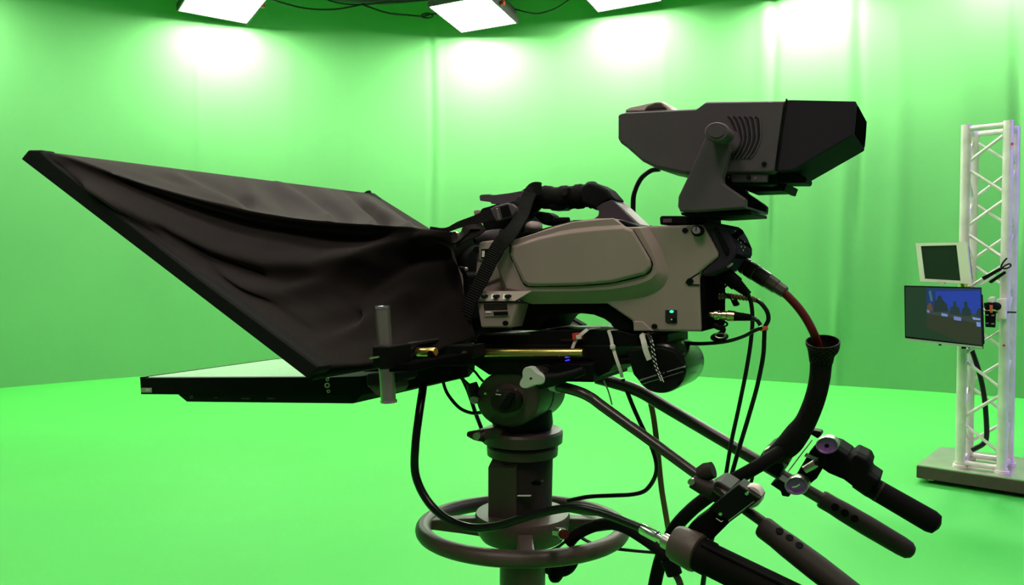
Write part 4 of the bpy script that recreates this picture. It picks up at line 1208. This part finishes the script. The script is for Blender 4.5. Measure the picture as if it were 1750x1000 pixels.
make('boot', MB().lathe(p0, p1 - p0, prf, 20), M['rubber'], bt, smooth=30)
cable([(1278, 502), (1284, 520), (1286, 548), (1283, 585), (1276, 630), (1264, 690), (1250, 755), (1240, 815)], 3.6, '', v=-0.06, name='lead', parent=bt)
cb2 = thing('looped_cable', P(1255, 815, -0.05), 'black cable looping out behind the camera through a red tie', 'cable', 'cables of the camera rig')
cl1 = [(1288, 511), (1300, 518), (1311, 533), (1313, 547), (1307, 560), (1306, 580), (1304, 610), (1294, 660), (1280, 710), (1262, 770), (1248, 820)]
cable(cl1, 3.8, '', v=-0.05, name='lead', parent=cb2)
coil = pts([(1228, 507), (1245, 506), (1262, 508), (1280, 510), (1292, 513)], -0.05)
cw = catmull(coil, 10)
make('coiled_end', MB().tube(cw, [(4.6 + 0.9 * math.sin(i * 2.1)) * mpp(q) for i, q in enumerate(cw)], 10), M['brown'], cb2, smooth=60)
make('red_tie', MB().tube(pts([(1299, 563), (1312, 560.5)], -0.057), 3.6 * mpp(P(1305, 562, -0.05)), 10, flat=1.0), M['orange'], cb2, smooth=60)
make('red_tie_tail', MB().prism([(1300, 558.5), (1311, 557), (1313, 562), (1301, 566)], RIG(-0.062), 0.002), M['orange'], cb2)
xl = thing('gold_plug', P(1240, 550, -0.07), 'brass coloured plug with black boot low on the rear panel', 'plug')
p0, p1 = P(1212, 537, -0.085), P(1286, 543, -0.085)
Lc = (p1 - p0).length
m_ = mpp(p0)
make('metal_shell', MB().lathe(p0, p1 - p0, [(0, 5 * m_), (Lc * 0.12, 5 * m_), (Lc * 0.14, 8 * m_), (Lc * 0.22, 8 * m_), (Lc * 0.24, 6 * m_), (Lc * 0.30, 6 * m_), (Lc * 0.32, 8 * m_), (Lc * 0.42, 8 * m_), (Lc * 0.44, 9.4 * m_), (Lc * 0.60, 9 * m_)], 24),
     material('pale_brass', (0.75, 0.55, 0.38), 0.25, metal=1.0), xl, smooth=35)
pr = []
for k in range(7):
    pr += [(Lc * (0.60 + 0.055 * k), (7.8 - 0.35 * k) * m_), (Lc * (0.64 + 0.055 * k), (7.8 - 0.35 * k) * m_), (Lc * (0.645 + 0.055 * k), (6.6 - 0.35 * k) * m_)]
make('boot', MB().lathe(p0, p1 - p0, pr, 20), M['rubber'], xl, smooth=30)
cable([(1284, 543), (1293, 547), (1300, 556)], 3.6, '', v=-0.085, name='lead', parent=xl)
dc = thing('dust_cap', P(1226, 584, -0.085), 'black rubber dust cap dangling below the rear panel', 'cap')
make('cap', MB().disc(1226, 577, RIG(-0.09), 13, 7.5, [(0, 0.7), (0, 0.95), (0.004, 1), (0.02, 1)], 28), M['rubber'], dc, smooth=40)
make('bright_rim', MB().tube([P(1231 + 9 * math.cos(a), 573.5 + 4.0 * math.sin(a), -0.094) for a in [2 * math.pi * k / 24 for k in range(24)]], 0.0008, 6, closed=True), M['steel'], dc, smooth=60)
make('tether', MB().tube(catmull(pts([(1220, 556), (1228, 560), (1236, 562), (1234, 568), (1228, 573)], -0.085), 5), 0.0035, 8), M['rubber'], dc, smooth=60)
make('tether_ring', MB().tube([P(1236 + 7 * math.cos(a), 554 + 4.0 * math.sin(a), -0.085) for a in [2 * math.pi * k / 24 for k in range(24)]], 0.0014, 6, closed=True), M['rubber'], dc, smooth=60)
dl = thing('dangling_cap', P(1256, 524, -0.06), 'tiny black cap dangling on a wire between the rear plugs', 'cap')
make('cap', MB().prism([(1248, 514), (1256, 511), (1262, 519), (1261, 523), (1253, 524), (1251, 519)], RIG(-0.06), 0.01), M['rubber'], dl, bevel=0.002)
make('wire', MB().tube(catmull(pts([(1228, 492), (1238, 500), (1246, 508), (1252, 514)], -0.055), 5), 0.0012, 6), M['cable'], dl)
make('wire', MB().tube(catmull(pts([(1229, 499), (1238, 491), (1246, 484)], -0.055), 5), 0.0016, 6), M['cable'], dl)

# camera cable with big plug
ck = thing('camera_cable', P(1395, 590, -0.03), 'dark red camera cable with a large ringed black plug at the rear', 'cable', 'cables of the camera rig')
p0, p1 = P(1258, 445, -0.03), P(1342, 500, -0.04)
Lc = (p1 - p0).length
m_ = mpp(p0)
prf = [(0, 13 * m_), (Lc * 0.15, 13 * m_), (Lc * 0.16, 14.5 * m_), (Lc * 0.22, 14.5 * m_), (Lc * 0.23, 13 * m_), (Lc * 0.26, 14.5 * m_), (Lc * 0.40, 14.5 * m_), (Lc * 0.41, 13.2 * m_), (Lc * 0.44, 13.8 * m_), (Lc * 0.64, 13.4 * m_)]
make('plug', MB().lathe(p0, p1 - p0, prf, 28), M['bar'], ck, smooth=30)
make('collar', MB().lathe(p0, p1 - p0, [(Lc * 0.64, 12 * m_), (Lc * 0.655, 12.8 * m_), (Lc * 0.82, 12.4 * m_), (Lc * 0.84, 11 * m_), (Lc * 0.98, 10.4 * m_), (Lc * 1.0, 9 * m_)], 8), M['pedestal'], ck, smooth=20)
cable([(1336, 497, -0.04), (1350, 510, -0.04), (1366, 528, -0.04), (1379, 547, -0.04), (1389, 566, -0.04), (1396, 584, -0.03), (1402, 610, -0.02), (1402, 640, -0.02)], 7.2, '', 'red_cable', name='lead', parent=ck)

# open mesh sleeve
M['mesh'] = material('braided_mesh', (0.006, 0.0055, 0.0045), 0.8, spec=0.08, bump=0.9, bscale=420)
ms = thing('mesh_sleeve', P(1345, 770, -0.02), 'black braided mesh sleeve, flared open at its top end, swallowing the red cable', 'cable sleeve')
mc = [(1406, 584, 27), (1406, 593, 26), (1404, 605, 21), (1403, 622, 18), (1401, 645, 17.2), (1396, 670, 17), (1388, 695, 17), (1376, 722, 17.5), (1362, 742, 20), (1346, 762, 20), (1322, 780, 15)]
q = catmull([P(x, y, -0.02 - (0.007, 0.0045, 0.0018)[k_] if k_ < 3 else -0.02) for k_, (x, y, r) in enumerate(mc)], 8)
rr = catf([r for x, y, r in mc], 8)
qr = [a * mpp(b) for a, b in zip(rr, q)]
make('sleeve', MB().tube(q, qr, 28, cap=False), M['mesh'], ms, smooth=80)
make('inner_wall', MB().tube(q[:30], [a * 0.97 for a in qr[:30]], 28, cap=False), M['mesh'], ms, smooth=80)
t_ = (q[1] - q[0]).normalized()
e1_ = (V - t_ * V.dot(t_)).normalized()
make('flared_rim', MB().tube([q[0] + (e1_ * math.cos(a) + t_.cross(e1_) * math.sin(a)) * qr[0] for a in [2 * math.pi * k / 40 for k in range(40)]], 0.0009, 6, closed=True), M['pedestal_dk'], ms, smooth=60)
# diamond strands of the flared end, thick enough to read
for k in range(16):
    for sgn in (-1, 1):
        st_ = []
        for i in range(0, 24):
            a = 2 * math.pi * k / 16 + sgn * i * 0.075
            t = (q[i + 1] - q[i]).normalized()
            e1 = (V - t * V.dot(t)).normalized()
            e2 = t.cross(e1)
            st_.append(q[i] + (e1 * math.cos(a) + e2 * math.sin(a)) * (qr[i] * 1.004))
        make('strand', MB().tube(st_, 0.0006, 4, cap=False), M['pedestal_dk'], ms)
cable([(1345, 765, -0.02), (1322, 780, -0.04), (1290, 800, -0.06), (1248, 824, -0.07), (1205, 853, -0.08), (1176, 877, -0.08), (1152, 905, -0.08), (1133, 945, -0.06), (1122, 985, -0.05), (1114, 1030, -0.05)], 11.5,
      'thick black camera cable sweeping from the mesh sleeve down behind the focus grip', 'rubber')
cable([(1245, 822), (1238, 845), (1232, 870), (1222, 900), (1214, 930), (1206, 965), (1200, 1010)], 4.5, 'black lead dropping behind the focus control arm', v=-0.02)
cable([(1258, 815), (1268, 806), (1280, 798), (1286, 812), (1282, 830)], 3, 'small black lead loop hanging from the far pan bar', v=0.0)
cable([(972, 928, -0.10), (985, 914, -0.10), (1008, 902, -0.10), (1036, 895, -0.12), (1066, 901, -0.14), (1100, 921, -0.16), (1130, 944, -0.18), (1150, 966, -0.18)], 10, 'thick black cable lying over the right side of the steering ring', 'rubber')
plg = thing('black_plug', P(1150, 985, -0.18), 'black plug hanging below the round focus housing', 'plug')
make('shell', MB().tube(pts([(1142, 955), (1148, 968), (1153, 982)], -0.18), [0.011, 0.0105, 0.010], 14), M['black'], plg, smooth=40)
make('lead', MB().tube(catmull(pts([(1153, 980), (1160, 992), (1166, 1012)], -0.18), 5), 0.0045, 10), M['pedestal'], plg, smooth=60)
cable([(992, 918), (1004, 925), (1025, 934), (1060, 939), (1090, 942), (1125, 945)], 2.8, 'thin black lead passing under the right of the steering ring', v=-0.02)
cable([(938, 942), (952, 936), (966, 926), (976, 920)], 2.6, 'short thin lead behind the red brake button', v=-0.04)

# zip ties and cord
ZT = [([(1004, 563, -0.106), (994, 571, -0.112), (984, 582, -0.108), (977, 599, -0.112)], 'white cable tie over the red latch', (988, 577)),
      ([(1040, 565, -0.106), (1044, 577, -0.108), (1047, 592, -0.112), (1054, 615, -0.116), (1060, 632, -0.116), (1063, 645, -0.112)], 'long white cable tie hanging over the middle of the platform', (1046, 594)),
      ([(1096, 572, -0.118), (1100, 584, -0.132), (1104, 600, -0.134), (1110, 615, -0.134)], 'stubby white cable tie next to the braided cord', (1097, 575))]
for path, lab, kn_ in ZT:
    r_ = thing('cable_tie', P(path[-1][0], path[-1][1], -0.112), lab, 'cable tie', 'white cable ties')
    make('band', MB().ribbon(catmull(pts(path), 5), 0.0046 if 'stubby' not in lab else 0.0075, 0.0014, -V), M['white_tie'], r_)
    make('head', MB().prism([(kn_[0] - 4.5, kn_[1] - 4), (kn_[0] + 4, kn_[1] - 4.5), (kn_[0] + 5, kn_[1] + 2.5), (kn_[0] - 3.5, kn_[1] + 3.5)], RIG(-0.1165), 0.004), M['white_tie'], r_, bevel=0.001)
    make('tail', MB().ribbon(pts([(path[0][0], path[0][1], path[0][2]), (path[0][0] + 22, path[0][1] - 3, -0.09)]), 0.004, 0.0012, ZAX), M['white_tie'], r_)
cdp = catmull(pts([(1108, 570, -0.118), (1113, 585, -0.132), (1116, 605, -0.134), (1120, 625, -0.135), (1127, 642, -0.136), (1131, 652, -0.136)]), 10)
cdo = thing('braided_cord', P(1131, 652, -0.135), 'black and white flecked cord hanging down over the counterweight', 'cord')
make('cord', MB().tube(cdp, 3.4 * mpp(cdp[0]), 10), M['cable'], cdo, smooth=60)
for k in range(2):
    for i in range(2 + k * 2, len(cdp) - 2, 4):
        p = cdp[i]
        make('fleck', MB().tube([p - V * 0.0024 + U * 0.0008 + ZAX * 0.0012 - U * (0.003 * k), p - V * 0.0026 - U * 0.0012 - ZAX * 0.0016 - U * (0.003 * k)], 0.0006, 5), M['white'], cdo)

# ================================================================== counterweight
cwt = thing('counterweight', P(1125, 674, -0.1), 'glossy black drum weight slung behind the head platform', 'counterweight')
make('drum', MB().disc(1128, 630, RIG(-0.125), 45, 43, [(0, 0.9), (0.002, 0.98), (0.006, 1.0), (0.088, 1.0), (0.092, 0.97)], 56), M['gloss'], cwt, smooth=35)
make('strap_plate', MB().prism([(1070, 598), (1130, 594), (1152, 600), (1171, 624), (1172, 632), (1092, 652), (1082, 640)], RIG(-0.128), 0.02), M['anod'], cwt, bevel=0.002)
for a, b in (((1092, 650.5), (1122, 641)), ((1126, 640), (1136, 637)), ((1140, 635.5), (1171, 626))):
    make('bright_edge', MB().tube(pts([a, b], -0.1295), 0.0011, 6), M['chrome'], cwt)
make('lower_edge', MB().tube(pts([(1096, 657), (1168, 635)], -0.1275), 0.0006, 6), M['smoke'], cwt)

# ================================================================== pan bars
def pan_bar(path, rpx, g0, g1, gr, label, holes, vh):
    q = catmull(pts(path), 8)
    root = thing('pan_bar', P(g1[0], g1[1], g1[2]), label, 'pan bar', 'pan bars of the tripod head')
    make('tube', MB().tube(q, [rpx * mpp(a) for a in q], 18), M['bar'], root, smooth=60)
    a, b = P(*g0), P(*g1)
    Lg = (b - a).length
    m = mpp(a)
    g = gr * m
    mm = mpp(b) / mpp(a)
    gp_ = make('grip', MB().lathe(a, b - a, [(0, g * 0.86), (0.003, g * 0.95), (0.02, g * 0.93), (0.035, g * 1.0), (Lg * 0.5, g * 1.05), (Lg - 0.02, g * 1.0 * (1 + (mm - 1) * 0.3)), (Lg - 0.008, g * 0.9), (Lg - 0.002, g * 0.6), (Lg, g * 0.25)], 28),
         M['pedestal_dk'], root, smooth=35)
    for x, y in holes:
        d = (b - a).normalized()
        c = P(x, y, vh) 
        # seat the dimple on the grip's surface facing the viewer
        t = (c - a).dot(d)
        o = a + d * t
        tocam = (EYE - o)
        side = (tocam - d * tocam.dot(d)).normalized()
        upv = d.cross(side)
        off = (c - o).dot(upv)
        n_ = (side * math.sqrt(max(g * g - off * off, 1e-8)) + upv * off).normalized()
        make('finger_hole', MB().lathe(o + n_ * g * 0.97, n_, [(0, 6 * m), (g * 0.09, 6.4 * m), (g * 0.10, 4.8 * m), (g * 0.085, 0.0)], 20), M['rubber'], gp_, smooth=35)
    return root


near = pan_bar([(930, 652, -0.12), (955, 660, -0.13), (990, 670, -0.145), (1012, 681, -0.155), (1032, 696, -0.16), (1121, 760, -0.18), (1187, 808, -0.20), (1310, 897, -0.23)], 9.3,
               (1303, 900, -0.23), (1500, 1050, -0.28), 20.5, 'near pan bar with a brown grey grip running off the bottom edge', [(1335, 910), (1354, 923), (1373, 938)], -0.24)
make('clamp_end', MB().tube(pts([(944, 657, -0.125), (956, 661, -0.13)]), [0.0095, 0.0095], 16), M['pearl'], near, smooth=40)
far = pan_bar([(1020, 646, 0.07), (1045, 653, 0.07), (1075, 662, 0.075), (1100, 673, 0.08), (1125, 688, 0.085), (1220, 744, 0.10), (1293, 787, 0.11), (1410, 856, 0.13)], 10.5,
              (1403, 852, 0.13), (1562, 946, 0.15), 16.5, 'far pan bar whose brown grey grip ends in a rounded tip', [(1427, 867), (1444, 877), (1461, 887)], 0.12)

# ================================================================== zoom control on the far bar
zv = 0.02
zm = thing('zoom_control', P(1400, 850, zv), 'zoom hand control with two purple-lit thumb knobs and a black round handle', 'hand control')
make('control_body', MB().prism([(1388, 772), (1412, 758), (1432, 764), (1450, 776), (1453, 781), (1461, 773), (1484, 784), (1489, 796), (1486, 808), (1506, 822), (1480, 846), (1464, 841), (1440, 823), (1414, 812), (1400, 802)], RIG(zv), 0.06, taper=4, tdepth=0.014), M['rubber'], zm, bevel=0.006)
a, b = P(1488, 832, zv + 0.03), P(1606, 900, zv + 0.03)
g = 18.5 * mpp(a)
Lg = (b - a).length
make('handle', MB().lathe(a, b - a, [(-0.02, g * 0.9), (0, g * 1.02), (0.004, g), (Lg - 0.012, g * 1.05), (Lg - 0.004, g * 0.9), (Lg, g * 0.3)], 28), M['rubber'], zm, smooth=40)
make('handle_ring', MB().lathe(a, b - a, [(0.010, g * 1.0), (0.0102, g * 1.03), (0.013, g * 1.03), (0.0132, g * 1.0)], 28), M['pedestal_dk'], zm, smooth=40)
make('mount_plate', MB().prism([(1346, 836), (1385, 770), (1400, 752), (1408, 752), (1412, 790), (1396, 818), (1362, 846)], RIG(zv - 0.012), 0.012), M['anod'], zm, bevel=0.0015)
make('plate_edge_highlight', MB().tube(pts([(1347, 806), (1368, 778), (1388, 752)], zv - 0.013), 0.0009, 6), M['steel'], zm)  # lit edge of the mount plate, drawn as a thin steel line
make('top_lug', MB().prism([(1384, 742), (1388, 735), (1403, 738), (1404, 744), (1397, 750)], RIG(zv - 0.004), 0.02), M['anod'], zm, bevel=0.0015)
make('lower_jaw', MB().prism([(1316, 828), (1330, 818), (1342, 826), (1354, 838), (1348, 850), (1336, 848), (1334, 840)], RIG(zv - 0.002), 0.03), M['anod'], zm, bevel=0.0015)
lb = make('label', MB().prism([(1378, 774), (1399, 783), (1395, 788), (1374, 780)], RIG(zv - 0.0128), 0.0008), M['greyprint'], zm)
for k in range(2):
    make('label_line', MB().prism([(1380 - 2 * k, 777 + 2.4 * k), (1395 - 2 * k, 783 + 2.4 * k), (1394.5 - 2 * k, 784 + 2.4 * k), (1379.5 - 2 * k, 778 + 2.4 * k)], RIG(zv - 0.0134), 0.0006), M['white'], lb)
for (x, y, rx, ry) in ((1413, 761.5, 20, 15), (1361, 831, 21, 16)):
    k_ = make('thumb_knob', MB().disc(x, y, RIG(zv - 0.034), rx, ry, [(0.006, 0.12), (0.004, 0.45), (0.003, 0.72), (0.0, 0.88), (0.0, 0.95), (0.003, 1.0), (0.018, 1.0), (0.020, 0.9), (0.032, 0.5)], 40), M['steel'], zm, smooth=35)
    make('purple_sheen_ring', MB().disc(x, y, RIG(zv - 0.0342), rx, ry, [(0.0034, 0.60), (0.0030, 0.72), (0.0, 0.88), (0.0006, 0.88), (0.006, 0.60)], 40), M['purple'], k_, smooth=35)
make('knob_hole', MB().disc(1413, 762, RIG(zv - 0.031), 4.2, 3.6, [(0, 1), (0.002, 1)], 16), M['anod'], zm)
make('knob_key', MB().tube(pts([(1354, 832), (1361, 831), (1367, 827)], zv - 0.036), 0.0016, 8), M['chrome'], zm, smooth=40)
make('thumb_screw', MB().tube(pts([(1375, 803), (1386, 797), (1394, 792)], zv - 0.028), [0.0052, 0.0056, 0.0056], 14), M['smoke'], zm, smooth=40)
make('thumb_screw_socket', MB().disc(1395.5, 791.5, RIG(zv - 0.036), 4, 4, [(0, 1), (0.003, 1)], 14), M['anod'], zm)
# clamp ring joining it to the bar
zr = make('bar_clamp', MB().prism([(1296, 784), (1306, 768), (1318, 762), (1328, 768), (1332, 778), (1340, 800), (1330, 818), (1308, 806), (1294, 798)], RIG(0.045), 0.08), M['anod'], zm, bevel=0.003)
make('clamp_collar', MB().disc(1316, 776, RIG(0.040), 13, 11.5, [(0, 0.85), (0.002, 1), (0.012, 1)], 28), M['smoke'], zr, smooth=40)
make('clamp_bolt', MB().disc(1319, 780, RIG(0.032), 8, 7.5, [(0, 0.55), (0, 0.9), (0.002, 1), (0.01, 1)], 24), M['steel'], zr, smooth=40)
make('clamp_lever', MB().tube(pts([(1324, 779), (1336, 784), (1349, 789)], 0.034), [0.005, 0.005, 0.0055], 12), M['pedestal_dk'], zr, smooth=50)

# ================================================================== focus control on the near bar
fv = -0.235
fc_ = thing('focus_control', P(1170, 972, fv), 'focus hand control with a round housing and thick black grip at the bottom edge', 'hand control')
make('clamp_block', MB().prism([(1196, 840), (1226, 822), (1252, 838), (1232, 862), (1212, 858)], RIG(-0.215), 0.05), M['pedestal_dk'], fc_, bevel=0.003)
make('clamp_screw', MB().tube(pts([(1196, 812, -0.235), (1208, 806, -0.235), (1219, 803, -0.235)]), [0.009, 0.0105, 0.0095], 16), M['pedestal_dk'], fc_, smooth=50)
lv2 = make('clamp_lever', MB().tube(pts([(1182, 823, -0.245), (1200, 832, -0.243), (1216, 838, -0.240)]), [0.0075, 0.009, 0.010], 14), M['pedestal_dk'], fc_, smooth=50)
make('lever_bolt', MB().disc(1181, 824, RIG(-0.256), 6, 5.5, [(0, 0.6), (0, 1), (0.006, 1)], 20), M['smoke'], lv2, smooth=40)
bx = make('clamp_box', MB().prism([(1262, 828), (1300, 853), (1247, 893), (1210, 870)], RIG(fv - 0.018), 0.03, taper=1.2, tdepth=0.002), M['anod'], fc_, bevel=0.0008)
for x, y in ((1276, 844), (1231, 879)):
    make('screw', MB().disc(x, y, RIG(fv - 0.0205), 4, 3.4, [(0, 0.5), (0, 0.8), (0.003, 1)], 18), M['chrome'], bx, smooth=40)
make('box_edge_highlight', MB().tube(pts([(1245, 890), (1289, 857)], fv - 0.0185), 0.0006, 6), M['steel'], bx)  # light along the box edge, modelled as a fine bright line
make('box_mark', MB().tube(pts([(1224, 886), (1233, 892), (1235, 890)], fv - 0.0185), 0.0005, 6), M['white'], bx)
make('pale_disc', MB().disc(1282, 850, RIG(fv - 0.008), 20, 19, [(0, 0.94), (0.001, 1.0), (0.016, 1.0)], 40), M['tally'], fc_, smooth=40)
make('arm', MB().prism([(1211, 872), (1247, 893), (1216, 924), (1170, 908), (1182, 893)], RIG(fv - 0.004), 0.03), M['rubber'], fc_, bevel=0.002)
a, b = P(1150, 925, fv - 0.01), P(1420, 1058, fv - 0.05)
d = b - a
Lg = d.length
m_ = mpp(a)
make('round_housing', MB().lathe(a, d, [(0.000, 20 * m_), (0.002, 28 * m_), (0.007, 31 * m_), (0.030, 33 * m_), (0.034, 32 * m_), (0.036, 26 * m_)], 40), M['pedestal'], fc_, smooth=30)
make('grip', MB().lathe(a, d, [(0.036, 29 * m_), (0.05, 29 * m_), (0.052, 27 * m_), (Lg, 27 * m_)], 36), M['rubber'], fc_, smooth=40)
make('grip_rib', MB().tube([a + d * 0.22 + ZAX * 0.018 - V * 0.012, a + d * 0.9 + ZAX * 0.018 - V * 0.012], 0.0018, 6), M['black'], fc_)
